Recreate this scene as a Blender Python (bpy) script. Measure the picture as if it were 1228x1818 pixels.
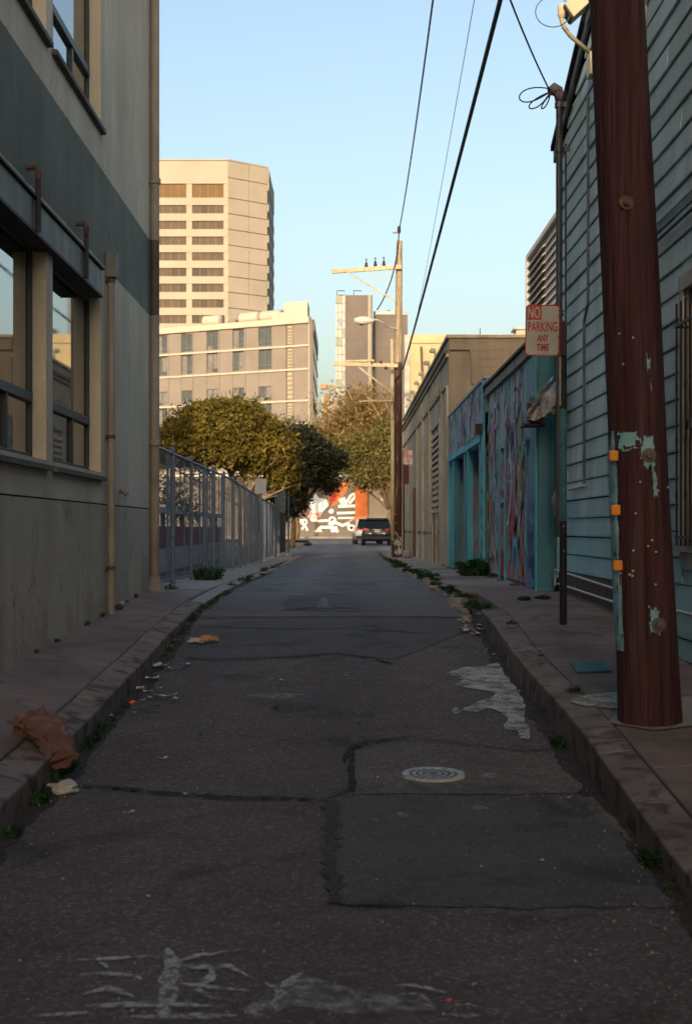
import bpy, bmesh, math, random
from math import sin, cos, pi, radians, sqrt
from mathutils import Vector, noise as mnoise
random.seed(7)
S = bpy.context.scene
COL = S.collection
for o in list(bpy.data.objects):
    bpy.data.objects.remove(o)

# ------------------------------------------------------------------ camera, sky, sun, exposure
F = 2525.0            # focal length in photo pixels (50 mm on 36 mm)
VX, VY = 612.0, 938.0
cam_d = bpy.data.cameras.new('camera')
cam = bpy.data.objects.new('camera', cam_d)
COL.objects.link(cam)
cam.location = (0, 0, 0)
cam.rotation_euler = (radians(90), 0, 0)
cam_d.sensor_fit = 'VERTICAL'
cam_d.sensor_height = 36
cam_d.sensor_width = 24
cam_d.lens = 50
cam_d.shift_y = 29 / 1818
cam_d.shift_x = 2 / 1818
cam_d.clip_start = 0.1
cam_d.clip_end = 5000
cam_d.dof.use_dof = True
cam_d.dof.focus_distance = 13.5
cam_d.dof.aperture_fstop = 4.5
S.camera = cam

SUN_EL, SUN_AZ = radians(13.0), radians(12.0)      # low sun behind the camera, a little to the left
SUN_DIR = Vector((-sin(SUN_AZ) * cos(SUN_EL), -cos(SUN_AZ) * cos(SUN_EL), sin(SUN_EL)))
W = bpy.data.worlds.new('World')
S.world = W
W.use_nodes = True
wn = W.node_tree
wn.nodes.clear()
sky = wn.nodes.new('ShaderNodeTexSky')
sky.sky_type = 'NISHITA'
sky.sun_disc = False
sky.sun_elevation = SUN_EL
sky.sun_rotation = radians(180) + SUN_AZ
sky.altitude = 0
sky.air_density = 1.06
sky.dust_density = 5.0
sky.ozone_density = 0.8
bg = wn.nodes.new('ShaderNodeBackground')
bg.inputs['Strength'].default_value = 0.15
wo = wn.nodes.new('ShaderNodeOutputWorld')
wn.links.new(sky.outputs[0], bg.inputs[0])
wn.links.new(bg.outputs[0], wo.inputs[0])
sun_d = bpy.data.lights.new('sun', 'SUN')
sun_d.energy = 2.0
sun_d.angle = radians(0.5)
sun_d.color = (1.0, 0.83, 0.64)
sun = bpy.data.objects.new('sun', sun_d)
COL.objects.link(sun)
sun.rotation_euler = SUN_DIR.to_track_quat('Z', 'Y').to_euler()
sun.location = (0, -20, 40)
S.view_settings.view_transform = 'Standard'
S.view_settings.look = 'None'
S.view_settings.gamma = 1
S.view_settings.use_curve_mapping = False
S.view_settings.exposure = 1.02

# ------------------------------------------------------------------ helpers
def P(px, py, d):
    """world point seen at photo pixel (px,py) when it stands d metres away"""
    return Vector(((px - VX) * d / F, d, (VY - py) * d / F))
def XP(px, d): return (px - VX) * d / F
def ZP(py, d): return (VY - py) * d / F

def curve_table(tab):
    xs = [t[0] for t in tab]; ys = [t[1] for t in tab]
    n = len(xs)
    m = []
    for i in range(n):
        if i == 0 or i == n - 1: m.append(0.0); continue
        a = (ys[i] - ys[i-1]) / (xs[i] - xs[i-1]); b = (ys[i+1] - ys[i]) / (xs[i+1] - xs[i])
        m.append(0 if a * b <= 0 else 2 * a * b / (a + b))
    if n > 1:
        m[0] = (ys[1] - ys[0]) / (xs[1] - xs[0])
    def f(x):
        if x <= xs[0]: return ys[0] + m[0] * (x - xs[0])
        if x >= xs[-1]: return ys[-1]
        i = 0
        while x > xs[i+1]: i += 1
        h = xs[i+1] - xs[i]; t = (x - xs[i]) / h
        return ((2*t**3 - 3*t*t + 1) * ys[i] + (t**3 - 2*t*t + t) * h * m[i]
                + (-2*t**3 + 3*t*t) * ys[i+1] + (t**3 - t*t) * h * m[i+1])
    return f

road_prof = curve_table([(-30, -2.6), (0, -1.72), (3, -1.6), (5.65, -1.485), (7.9, -1.39), (10.2, -1.265), (11.6, -1.18), (13, -1.075),
                         (14.3, -.96), (15.8, -.89), (18, -.85), (21.6, -.85), (26, -.9), (35, -.97), (50, -1.035), (90, -1.04),
                         (110, -.95), (126, -.86), (160, -.85), (2000, -.85)])
lsw_c = curve_table([(-30, -2.3), (0, -1.5), (6.6, -1.275), (8.5, -1.195), (10.83, -1.075), (12.6, -.968), (15.8, -.84), (19, -.815), (24, -.86), (35, -.94), (56, -1.01), (140, -.93)])
lsw_w = curve_table([(-30, -2.1), (0, -1.35), (9.9, -1.0), (14.3, -.854), (17.5, -.76), (20, -.79), (30, -.89), (35, -.93), (56, -1.0), (140, -.92)])
rsw = curve_table([(-30, -2.3), (0, -1.56), (5.5, -1.365), (6.6, -1.275), (8.2, -1.14), (8.9, -1.10), (11.3, -.99), (12.9, -.865), (14, -.80), (17, -.77), (23, -.79), (31, -.86), (50, -.97), (60, -1.0), (140, -.93)])
XL, XR = -1.6, 1.35          # kerb faces
WL = -2.4                    # left building face
def road_z(x, y): return road_prof(y) + .018 * (1 - min(1, ((x + .12) / 1.5) ** 2))
def lsw_z(x, y):
    t = max(0, min(1, (XL - x) / (XL - WL)))
    return lsw_c(y) * (1 - t) + lsw_w(y) * t
def rsw_z(x, y): return rsw(y) + .02 * max(0, min(1, (x - XR) / 1.2))
def ground(px, py, surf=road_z):
    """where the sight line through a photo pixel meets a ground surface"""
    d = 3.0
    while d < 200:
        p = P(px, py, d)
        if p.z <= surf(p.x, d): break
        d *= 1.01
    lo, hi = d / 1.01, d
    for _ in range(25):
        m = (lo + hi) / 2; p = P(px, py, m)
        if p.z <= surf(p.x, m): hi = m
        else: lo = m
    p = P(px, py, hi)
    return Vector((p.x, p.y, surf(p.x, p.y)))

class MB:
    def __init__(s): s.v = []; s.f = []
    def add(s, vs, fs):
        b = len(s.v); s.v += [tuple(v) for v in vs]; s.f += [tuple(i + b for i in f) for f in fs]; return s
    def hexa(s, p):   # 4 bottom, 4 top, counter-clockwise
        return s.add(p, [(3,2,1,0), (4,5,6,7), (0,1,5,4), (1,2,6,5), (2,3,7,6), (3,0,4,7)])
    def box(s, x0, x1, y0, y1, z0, z1):
        return s.hexa([(x0,y0,z0),(x1,y0,z0),(x1,y1,z0),(x0,y1,z0),(x0,y0,z1),(x1,y0,z1),(x1,y1,z1),(x0,y1,z1)])
    def poly(s, pts): return s.add(pts, [tuple(range(len(pts)))])
    def prism(s, pts, vec):
        n = len(pts); vec = Vector(vec)
        return s.add([Vector(p) for p in pts] + [Vector(p) + vec for p in pts],
                     [tuple(reversed(range(n))), tuple(range(n, 2*n))] + [(i, (i+1) % n, n + (i+1) % n, n + i) for i in range(n)])
    def tube(s, path, r, n=8, cap=True):
        path = [Vector(p) for p in path]; m = len(path)
        rs = r if isinstance(r, (list, tuple)) else [r] * m
        vs = []; ref = None
        for i, p in enumerate(path):
            t = (path[min(i+1, m-1)] - path[max(i-1, 0)]).normalized()
            if ref is None:
                ref = Vector((0,0,1)) if abs(t.z) < .9 else Vector((1,0,0))
            a = t.cross(ref)
            if a.length < 1e-5: a = t.cross(Vector((0,1,0)))
            a.normalize(); b = a.cross(t).normalized(); ref = b
            for k in range(n):
                an = 2*pi*k/n
                vs.append(p + (a*cos(an) + b*sin(an)) * rs[i])
        fs = [(i*n+k, i*n+(k+1) % n, (i+1)*n+(k+1) % n, (i+1)*n+k) for i in range(m-1) for k in range(n)]
        if cap: fs += [tuple(reversed(range(n))), tuple(range((m-1)*n, m*n))]
        return s.add(vs, fs)
    def lathe(s, prof, c, n=20, axis='z'):
        vs = []
        for r, z in prof:
            for k in range(n):
                a = 2*pi*k/n
                q = (r*cos(a), r*sin(a), z)
                if axis == 'y': q = (q[0], q[2], q[1])
                if axis == 'x': q = (q[2], q[0], q[1])
                vs.append((c[0]+q[0], c[1]+q[1], c[2]+q[2]))
        m = len(prof)
        fs = [(i*n+k, i*n+(k+1) % n, (i+1)*n+(k+1) % n, (i+1)*n+k) for i in range(m-1) for k in range(n)]
        fs += [tuple(reversed(range(n))), tuple(range((m-1)*n, m*n))]
        return s.add(vs, fs)
    def mesh(s, name, off=(0,0,0), fix=True):
        me = bpy.data.meshes.new(name)
        ox, oy, oz = off
        me.from_pydata([(v[0]-ox, v[1]-oy, v[2]-oz) for v in s.v], [], s.f)
        if fix and len(s.f) < 60000:
            bm = bmesh.new(); bm.from_mesh(me); bmesh.ops.recalc_face_normals(bm, faces=bm.faces); bm.to_mesh(me); bm.free()
        me.update()
        return me

WLOC = {}
def wl(o): return WLOC.get(o.name, Vector((0,0,0)))
def tag(o, label=None, cat=None, group=None, kind=None):
    if label: o['label'] = label
    if cat: o['category'] = cat
    if group: o['group'] = group
    if kind: o['kind'] = kind
    return o
def thing(name, label, cat, loc, group=None, rz=0, kind=None):
    o = bpy.data.objects.new(name, None); COL.objects.link(o)
    o.empty_display_size = .2
    o.location = loc; o.rotation_euler = (0,0,rz)
    WLOC[o.name] = Vector(loc)
    return tag(o, label, cat, group, kind)
def put(name, mb, m, parent=None, label=None, cat=None, group=None, kind=None, origin=None, local=False, smooth=False, fix=True):
    """one mesh object; vertices are given in world coordinates (or in the parent's when local)"""
    base = wl(parent) if (parent is not None and not local) else Vector((0,0,0))
    org = Vector(origin) if origin is not None else (Vector((0,0,0)) if local else base)
    if parent is None and origin is None: org = Vector((0,0,0))
    me = mb.mesh(name, org if not local else (0,0,0), fix) if isinstance(mb, MB) else mb
    if m is not None and not me.materials: me.materials.append(m)
    if smooth:
        for p in me.polygons: p.use_smooth = True
    o = bpy.data.objects.new(name, me); COL.objects.link(o)
    if parent is not None:
        o.parent = parent
        o.location = org - base if not local else (0,0,0)
    else:
        o.location = org
    WLOC[o.name] = Vector(org) if not local else wl(parent) if parent else Vector((0,0,0))
    return tag(o, label, cat, group, kind)
def inst(name, me, loc, parent, rot=None, scale=None):
    """another object of a shared mesh; loc in the parent's space"""
    o = bpy.data.objects.new(name, me); COL.objects.link(o)
    o.parent = parent; o.location = loc
    if rot: o.rotation_euler = rot
    if scale: o.scale = scale
    return o
def copy_tree(o, parent=None):
    c = o.copy(); COL.objects.link(c); c.parent = parent
    for ch in list(o.children): copy_tree(ch, c)
    return c
def bevel(o, w=.01, seg=2):
    b = o.modifiers.new('bevel', 'BEVEL'); b.width = w; b.segments = seg; b.limit_method = 'ANGLE'
    return o
def text_mesh(body, size, bold=.0, xs=1.0):
    c = bpy.data.curves.new('lettering', 'FONT'); c.body = body; c.size = size; c.align_x = 'CENTER'; c.align_y = 'CENTER'
    c.offset = bold; c.extrude = .0006; c.resolution_u = 3
    o = bpy.data.objects.new('tmp', c); COL.objects.link(o)
    dg = bpy.context.evaluated_depsgraph_get(); dg.update()
    me = bpy.data.meshes.new_from_object(o.evaluated_get(dg)); me.name = 'lettering'
    bpy.data.objects.remove(o); bpy.data.curves.remove(c)
    for v in me.vertices: v.co.x *= xs
    return me

# ------------------------------------------------------------------ materials
def rgb(c): return (c[0], c[1], c[2], 1)
class NT:
    def __init__(s, name):
        s.m = bpy.data.materials.new(name); s.m.use_nodes = True
        s.t = s.m.node_tree; s.t.nodes.clear()
        s.out = s.n('ShaderNodeOutputMaterial'); s.b = s.n('ShaderNodeBsdfPrincipled')
        s.l(s.b.outputs[0], s.out.inputs['Surface'])
        s.geo = s.n('ShaderNodeNewGeometry')
    def n(s, ty, **kw):
        nd = s.t.nodes.new(ty)
        for k, v in kw.items(): setattr(nd, k, v)
        return nd
    def l(s, a, b): s.t.links.new(a, b)
    def pos(s, scale=(1,1,1)):
        mp = s.n('ShaderNodeMapping'); mp.inputs['Scale'].default_value = scale
        s.l(s.geo.outputs['Position'], mp.inputs['Vector']); return mp.outputs[0]
    def noise(s, scale, detail=4, vec=(1,1,1), dist=0, rough=.55):
        nd = s.n('ShaderNodeTexNoise'); nd.inputs['Scale'].default_value = scale; nd.inputs['Detail'].default_value = detail
        nd.inputs['Distortion'].default_value = dist; nd.inputs['Roughness'].default_value = rough
        s.l(s.pos(vec), nd.inputs['Vector']); return nd.outputs['Fac']
    def ramp(s, fac, stops, interp='LINEAR'):
        r = s.n('ShaderNodeValToRGB'); e = r.color_ramp.elements; r.color_ramp.interpolation = interp
        while len(e) < len(stops): e.new(.5)
        for i, (p, c) in enumerate(stops):
            e[i].position = p; e[i].color = rgb(c) if hasattr(c, '__len__') else (c, c, c, 1)
        s.l(fac, r.inputs[0]); return r.outputs[0]
    def mix(s, fac, a, b, mode='MIX'):
        nd = s.n('ShaderNodeMix', data_type='RGBA', blend_type=mode)
        if isinstance(fac, (int, float)): nd.inputs[0].default_value = fac
        else: s.l(fac, nd.inputs[0])
        for sock, v in ((6, a), (7, b)):
            if hasattr(v, 'links') or isinstance(v, bpy.types.NodeSocket): s.l(v, nd.inputs[sock])
            else: nd.inputs[sock].default_value = rgb(v)
        return nd.outputs[2]
    def math(s, op, a, b=0.0):
        nd = s.n('ShaderNodeMath', operation=op)
        for i, v in enumerate((a, b)):
            if isinstance(v, (int, float)): nd.inputs[i].default_value = v
            else: s.l(v, nd.inputs[i])
        return nd.outputs[0]
    def xyz(s):
        sp = s.n('ShaderNodeSeparateXYZ'); s.l(s.geo.outputs['Position'], sp.inputs[0]); return sp.outputs
    def bump(s, h, strength=.3, dist=.01):
        b = s.n('ShaderNodeBump'); b.inputs['Strength'].default_value = strength; b.inputs['Distance'].default_value = dist
        s.l(h, b.inputs['Height']); s.l(b.outputs[0], s.b.inputs['Normal'])
    def fin(s, col, rough=.8, metal=0, spec=.3):
        if isinstance(col, bpy.types.NodeSocket): s.l(col, s.b.inputs['Base Color'])
        else: s.b.inputs['Base Color'].default_value = rgb(col)
        if isinstance(rough, bpy.types.NodeSocket): s.l(rough, s.b.inputs['Roughness'])
        else: s.b.inputs['Roughness'].default_value = rough
        s.b.inputs['Metallic'].default_value = metal
        s.b.inputs['Specular IOR Level'].default_value = spec
        return s.m
def sc(c, k): return tuple(min(1, x*k) for x in c)
def mat(name, col, rough=.8, var=.2, scale=2.0, bump=.25, bscale=60, streak=0.0, spec=.3, metal=0, col2=None, c2fac=.5, bdist=.006, island=0.0):
    t = NT(name)
    a = t.noise(scale, 6)
    c = t.ramp(a, [(.3, sc(col, 1-var)), (.7, sc(col, 1+var))])
    if col2 is not None:
        k = t.ramp(t.noise(scale*2.3, 5, dist=.6), [(c2fac, 0), (min(1, c2fac+.12), 1)])
        c = t.mix(k, c, col2)
    fine = t.noise(bscale, 3)
    c = t.mix(.35*min(1, var*2.5), c, t.ramp(fine, [(.25, .25), (.75, .75)]), 'OVERLAY')
    if streak:
        st = t.ramp(t.noise(1.0, 5, vec=(5, 5, .35)), [(.35, 1-streak), (.65, 1.0)])
        c = t.mix(1.0, c, st, 'MULTIPLY')
    if island:
        r = t.math('MULTIPLY_ADD', t.geo.outputs['Random Per Island'], island); r.node.inputs[2].default_value = 1 - island/2
        c = t.mix(1.0, c, r, 'MULTIPLY')
    if bump: t.bump(fine, bump, bdist)
    return t.fin(c, rough, metal, spec)
def glass_mat(name, tint, rough=.04, spec=.6, ior=1.6):
    t = NT(name)
    w = t.noise(.9, 2)
    t.bump(w, .02, .01)
    d = t.ramp(t.noise(3, 4, vec=(1, 1, .6)), [(.3, sc(tint, .7)), (.75, sc(tint, 1.3))])
    r = t.ramp(t.noise(5, 5), [(.4, rough), (.8, rough*2.2)])
    t.b.inputs['IOR'].default_value = ior
    return t.fin(d, r, 0, spec)
def paint_mat(name, col, lo=.45, hi=.6, scale=18, rough=.85, cover=1.0):
    """worn paint: shows the surface below where the noise has eaten it away"""
    t = NT(name)
    c = t.ramp(t.noise(6, 4), [(.3, sc(col, .75)), (.7, sc(col, 1.1))])
    a = t.ramp(t.noise(scale, 7, rough=.7), [(lo, 0), (hi, cover)])
    t.l(a, t.b.inputs['Alpha'])
    return t.fin(c, rough)

def asphalt(name, lo, hi, speck=.5, grain=1.0, far=None):
    t = NT(name)
    big = t.ramp(t.noise(.55, 5), [(.3, lo), (.7, hi)])
    big = t.mix(.35, big, t.ramp(t.noise(2.6, 6, dist=.5), [(.35, sc(lo, .7)), (.7, sc(hi, 1.1))]))
    v = t.n('ShaderNodeTexVoronoi'); v.inputs['Scale'].default_value = 70; t.l(t.pos(), v.inputs['Vector'])
    sp = t.n('ShaderNodeSeparateColor'); t.l(v.outputs['Color'], sp.inputs[0])
    c = t.mix(speck, big, t.ramp(sp.outputs[0], [(0, sc(lo, .35)), (.55, lo), (.85, sc(hi, 1.25)), (1, sc(hi, 2.6))]))
    fine = t.noise(150, 3)
    c = t.mix(.5, c, t.ramp(fine, [(.25, .2), (.75, .8)]), 'OVERLAY')
    h = t.math('ADD', t.math('MULTIPLY', v.outputs['Distance'], -.9), t.math('MULTIPLY', fine, .5))
    # worn, lighter surfacing farther up the alley; stains and polished wheel tracks
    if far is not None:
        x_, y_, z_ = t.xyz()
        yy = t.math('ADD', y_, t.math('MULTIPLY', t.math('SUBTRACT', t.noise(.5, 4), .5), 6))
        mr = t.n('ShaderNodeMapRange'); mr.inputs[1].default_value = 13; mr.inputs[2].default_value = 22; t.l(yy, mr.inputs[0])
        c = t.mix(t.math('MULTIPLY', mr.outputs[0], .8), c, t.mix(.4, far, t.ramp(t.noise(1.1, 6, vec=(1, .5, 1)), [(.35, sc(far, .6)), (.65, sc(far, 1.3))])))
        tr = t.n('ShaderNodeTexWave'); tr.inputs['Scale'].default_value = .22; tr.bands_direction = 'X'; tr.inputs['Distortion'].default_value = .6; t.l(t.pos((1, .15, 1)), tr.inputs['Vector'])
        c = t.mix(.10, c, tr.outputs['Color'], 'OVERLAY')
    oil = t.ramp(t.noise(1.9, 5, dist=.5), [(.56, 1.0), (.68, .58)])
    c = t.mix(1.0, c, oil, 'MULTIPLY')
    dust = t.ramp(t.noise(.9, 6, dist=.8), [(.56, 0), (.72, .22)])
    c = t.mix(dust, c, sc(hi, 1.9))
    t.bump(h, .55*grain, .012)
    return t.fin(c, .88, 0, .28)

M = {}
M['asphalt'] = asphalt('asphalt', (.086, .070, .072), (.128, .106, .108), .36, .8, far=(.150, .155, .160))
M['asphalt_patch'] = asphalt('asphalt_patch', (.072, .068, .071), (.096, .090, .093), .25, .5)
M['asphalt_light'] = asphalt('asphalt_light', (.105, .088, .083), (.145, .124, .117), .35, .6)
M['asphalt_seam'] = asphalt('asphalt_seam', (.042, .037, .038), (.060, .054, .055), .3, .6)
M['crack'] = mat('crack_filler', (.018, .015, .014), .9, .3, 20, .4, 80)
M['moss'] = mat('moss', (.016, .035, .014), .95, .5, 25, .8, 120, bdist=.01)
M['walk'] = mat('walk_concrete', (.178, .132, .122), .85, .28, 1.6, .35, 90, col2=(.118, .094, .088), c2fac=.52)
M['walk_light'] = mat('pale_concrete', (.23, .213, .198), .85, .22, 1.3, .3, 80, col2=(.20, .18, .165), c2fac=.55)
M['kerb'] = mat('kerb_concrete', (.18, .14, .128), .85, .3, 2.5, .4, 70, col2=(.075, .05, .045), c2fac=.5)
M['ground'] = mat('dirt_ground', (.10, .08, .06), .95, .3, .8, .4, 20)
M['gutter'] = mat('gutter_dirt', (.035, .028, .025), .95, .4, 9, .6, 60)
M['white_paint'] = paint_mat('worn_white_paint', (.46, .48, .48), .37, .56, 26, cover=.78)
M['white_smear'] = paint_mat('faded_white_smear', (.42, .43, .41), .40, .62, 17, cover=.55)
def spill_mat():
    t = NT('spilled_white_paint')
    c = t.ramp(t.noise(5, 6), [(.3, (.24, .25, .225)), (.6, (.47, .49, .44))])
    a = t.ramp(t.math('ADD', t.math('MULTIPLY', t.noise(8, 7, rough=.65), .55), t.math('MULTIPLY', t.noise(80, 3), .45)), [(.40, .0), (.52, .9)])
    t.l(a, t.b.inputs['Alpha'])
    return t.fin(c, .65)
M['spill'] = spill_mat()
M['iron'] = mat('cast_iron', (.10, .085, .08), .6, .35, 20, .5, 120, metal=.2)
M['iron_rim'] = mat('worn_iron_rim', (.36, .36, .36), .6, .35, 14, .4, 90, col2=(.13, .115, .11), c2fac=.56)
# ------------------------------------------------------------------ ground, road, pavements
ys = [-60] + [i*2.0 for i in range(-15, 0)] + [i*.25 for i in range(0, 121)] + [30 + i*2 for i in range(1, 60)] + [170, 250, 400, 800, 1500, 3000]
def sheet(xfun0, xfun1, zf, nx=8, rng=None):
    mb = MB()
    yy = [y for y in ys if rng is None or rng[0] <= y <= rng[1]]
    if rng:
        if yy[0] > rng[0]: yy = [rng[0]] + yy
        if yy[-1] < rng[1]: yy = yy + [rng[1]]
    for y in yy:
        for i in range(nx+1):
            x = xfun0(y) + (xfun1(y) - xfun0(y)) * i / nx
            mb.v.append((x, y, zf(x, y)))
    for j in range(len(yy)-1):
        for i in range(nx):
            a = j*(nx+1) + i
            mb.f.append((a, a+1, a+nx+2, a+nx+1))
    return mb
put('ground', sheet(lambda y: -1500, lambda y: 1500, lambda x, y: road_prof(y) - .14, 2), M['ground'], kind='structure', fix=False)
def edge(a, b, y0, y1):
    return lambda y: a if y < y0 else b if y > y1 else a + (b-a)*(y-y0)/(y1-y0)
rl, rr = edge(-1.62, -2.7, 56, 62), edge(1.37, 3.4, 58, 66)
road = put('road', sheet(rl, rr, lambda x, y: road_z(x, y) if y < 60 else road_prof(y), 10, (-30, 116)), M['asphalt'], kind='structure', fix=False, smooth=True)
put('cross_street', sheet(lambda y: -60, lambda y: 60, lambda x, y: road_prof(y)+.004, 4, (110, 121)), M['asphalt_light'], kind='structure', fix=False)

# left pavement: kerb stones and concrete slabs
lp = thing('pavement_left', None, None, (XL, 0, lsw_c(0)), kind='structure')
def slab(x00, x01, x10, x11, y0, y1, zf, name, m, parent, th=.16, gap=.006, nx=1):
    """a slab from y0 to y1; its left and right edges may shift; follows the slope"""
    mb = MB(); n = max(1, int((y1-y0)/.5))
    top = []
    for j in range(n+1):
        y = y0 + gap + (y1-y0-2*gap)*j/n; t = j/n
        a = x00 + (x10-x00)*t; b = x01 + (x11-x01)*t
        top.append([(a, y, zf(a, y)), (b, y, zf(b, y))])
    vs = []; 
    for a, b in top:
        vs += [a, b, (a[0], a[1], a[2]-th), (b[0], b[1], b[2]-th)]
    fs = []
    for j in range(n):
        i = j*4; k = i+4
        fs += [(i, i+1, k+1, k), (i+2, k+2, k+3, i+3), (i, k, k+2, i+2), (i+1, i+3, k+3, k+1)]
    fs += [(0, 2, 3, 1), (n*4, n*4+1, n*4+3, n*4+2)]
    mb.add(vs, fs)
    o = put(name, mb, m, parent)
    return bevel(o, .012, 2)
def kerbshift(x, y):  # small settlement of each stone
    return 0
y = -6.0; k = 0
rs = random.Random(3)
while y < 15.9:
    L = 1.55 if y < 10 else 1.3
    dz = rs.uniform(-.006, .006)
    slab(XL-.19, XL, XL-.19, XL, y, y+L, lambda a, b, dz=dz: lsw_z(a, b)+dz-(.012 if a > XL-.02 else 0), 'kerb_stone', M['kerb'], lp, th=.34)
    y += L
yend = y
y = -6.0
while y < 18.4:
    L = 1.9
    dz = rs.uniform(-.004, .004)
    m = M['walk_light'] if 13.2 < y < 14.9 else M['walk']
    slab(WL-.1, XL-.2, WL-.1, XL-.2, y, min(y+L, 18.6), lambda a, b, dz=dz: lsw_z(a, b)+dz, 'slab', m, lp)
    y += L
y = 18.6
while y < 57:
    L = 2.4
    dz = rs.uniform(-.008, .008)
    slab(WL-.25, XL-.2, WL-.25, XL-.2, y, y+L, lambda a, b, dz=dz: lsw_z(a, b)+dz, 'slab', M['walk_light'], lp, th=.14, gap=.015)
    y += L
y = yend
while y < 56:
    L = 1.8
    dz = rs.uniform(-.02, .012)
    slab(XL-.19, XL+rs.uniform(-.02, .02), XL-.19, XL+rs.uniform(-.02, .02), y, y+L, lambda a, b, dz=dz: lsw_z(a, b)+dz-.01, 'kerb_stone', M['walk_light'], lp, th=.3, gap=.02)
    y += L
# right pavement
rp = thing('pavement_right', None, None, (XR, 0, rsw(0)), kind='structure')
y = -6.0
while y < 13.9:
    L = 1.7
    dz = rs.uniform(-.007, .007)
    slab(XR, XR+.2, XR, XR+.2, y, min(y+L, 14.15), lambda a, b, dz=dz: rsw_z(a, b)+dz-(.012 if a < XR+.02 else 0), 'kerb_stone', M['kerb'], rp, th=.36)
    y += L
y = -6.05
for L in [1.9]*9 + [2.15] + [1.9]*2:
    dz = rs.uniform(-.005, .005)
    slab(XR+.21, 2.72, XR+.21, 2.72, y, y+L, lambda a, b, dz=dz: rsw_z(a, b)+dz, 'slab', M['walk'], rp, gap=.007)
    y += L
while y < 58:
    L = 2.2
    dz = rs.uniform(-.012, .012)
    slab(XR+.1, 2.5, XR+.1, 2.5, y, y+L, lambda a, b, dz=dz: rsw_z(a, b)+dz, 'slab', M['walk_light'] if y > 30 or rs.random() < .25 else M['walk'], rp, th=.14, gap=.012)
    y += L
# broken verge where the right kerb ends
vb = MB()
for i in range(44):
    yy_ = 14.2 + i*.55
    for kx in range(2):
        px_ = XR + rs.uniform(-.14, .12); py_ = yy_ + rs.uniform(0, .5); r = rs.uniform(.04, .13)
        pts = []
        for q in range(6):
            an = q*pi/3 + rs.uniform(-.3, .3)
            pts.append((px_ + r*cos(an)*rs.uniform(.7, 1.2), py_ + r*1.4*sin(an)*rs.uniform(.7, 1.2), road_prof(py_) - .02))
        vb.prism(pts, (rs.uniform(-.02, .02), rs.uniform(-.02, .02), rs.uniform(.04, .085)))
put('verge_rubble', vb, M['walk_light'], label='broken pale concrete rubble along the weedy right road edge', cat='rubble', kind='stuff')
put('verge_dirt', sheet(lambda y: XR-.02, lambda y: XR+.13, lambda x, y: road_prof(y)+.03+.03*sin(y*3), 1, (14.15, 57)), M['gutter'], kind='structure', fix=False)
# dirt that has gathered in the gutters
def gutter_strip(xe, sgn, y0, y1, w):
    mb = MB(); r = random.Random(int(xe*100)); yy_ = y0; row = []
    while yy_ <= y1:
        ww = w * (.55 + .9*abs(mnoise.noise((xe, yy_*1.7, 0))) + .25*r.random())
        row.append(((xe, yy_), (xe + sgn*ww, yy_))); yy_ += .09
    for (a, b) in row:
        mb.v += [(a[0], a[1], road_z(*a)+.012), (b[0], b[1], road_z(*b)+.004)]
    for i in range(len(row)-1): mb.f.append((2*i, 2*i+1, 2*i+3, 2*i+2))
    return mb
put('gutter_dirt', gutter_strip(XL-.01, 1, 3.5, 30, .12), M['gutter'], kind='structure', fix=False)
put('gutter_dirt', gutter_strip(XR+.01, -1, 3.5, 15, .11), M['gutter'], kind='structure', fix=False)

# ---- marks on the carriageway (thin sheets that follow the road)
def drape_strip(pts, w, m, name, parent=road, surf=road_z, off=.006, jit=.35, step=.06, taper=True, seed=1, px=True):
    r = random.Random(seed)
    g = [ground(*p, surf) for p in pts] if px else [Vector((p[0], p[1], 0)) for p in pts]
    dense = []
    for a, b in zip(g, g[1:]):
        n = max(1, int((b-a).length/step))
        for i in range(n): dense.append(a.lerp(b, i/n))
    dense.append(g[-1]); n = len(dense); mb = MB()
    for i, p in enumerate(dense):
        t = (dense[min(i+1, n-1)] - dense[max(i-1, 0)]); t.z = 0; t.normalize()
        nn = Vector((-t.y, t.x, 0))
        c = p + nn * r.uniform(-.25, .25)*w*jit*2
        ww = w * (1 + r.uniform(-jit, jit)*1.3)
        if taper: ww *= min(1, (i+.6)/3, (n-i-.4)/3)
        for s_ in (-.5, .5):
            q = c + nn*ww*s_
            mb.v.append((q.x, q.y, surf(q.x, q.y)+off))
    for i in range(n-1): mb.f.append((2*i, 2*i+1, 2*i+3, 2*i+2))
    return put(name, mb, m, parent, fix=False)
def drape_poly(pts, m, name, parent=road, surf=road_z, off=.005, px=True, cuts=3, jag=0, seed=1):
    r = random.Random(seed)
    g = [ground(*p, surf) for p in pts] if px else [Vector((p[0], p[1], 0)) for p in pts]
    if jag:
        h = []
        for a, b in zip(g, g[1:] + g[:1]):
            n = max(1, int((b-a).length/.07))
            for i in range(n):
                q = a.lerp(b, i/n)
                if i: q += Vector((r.uniform(-jag, jag), r.uniform(-jag, jag), 0))
                h.append(q)
        g = h
    bm = bmesh.new()
    f = bm.faces.new([bm.verts.new((p.x, p.y, 0)) for p in g])
    bmesh.ops.triangulate(bm, faces=[f])
    bmesh.ops.subdivide_edges(bm, edges=[e for e in bm.edges if e.calc_length() > .12], cuts=cuts, use_grid_fill=True)
    bmesh.ops.triangulate(bm, faces=[f for f in bm.faces if len(f.verts) > 4])
    for v in bm.verts: v.co.z = surf(v.co.x, v.co.y) + off
    bmesh.ops.recalc_face_normals(bm, faces=bm.faces)
    bm.faces.ensure_lookup_table()
    if bm.faces[0].normal.z < 0: bmesh.ops.reverse_faces(bm, faces=bm.faces)
    me = bpy.data.meshes.new(name); bm.to_mesh(me); bm.free()
    me.transform(__import__('mathutils').Matrix.Translation(-wl(parent) if parent else Vector((0,0,0))))
    return put(name, me, m, parent, local=True)
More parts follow.
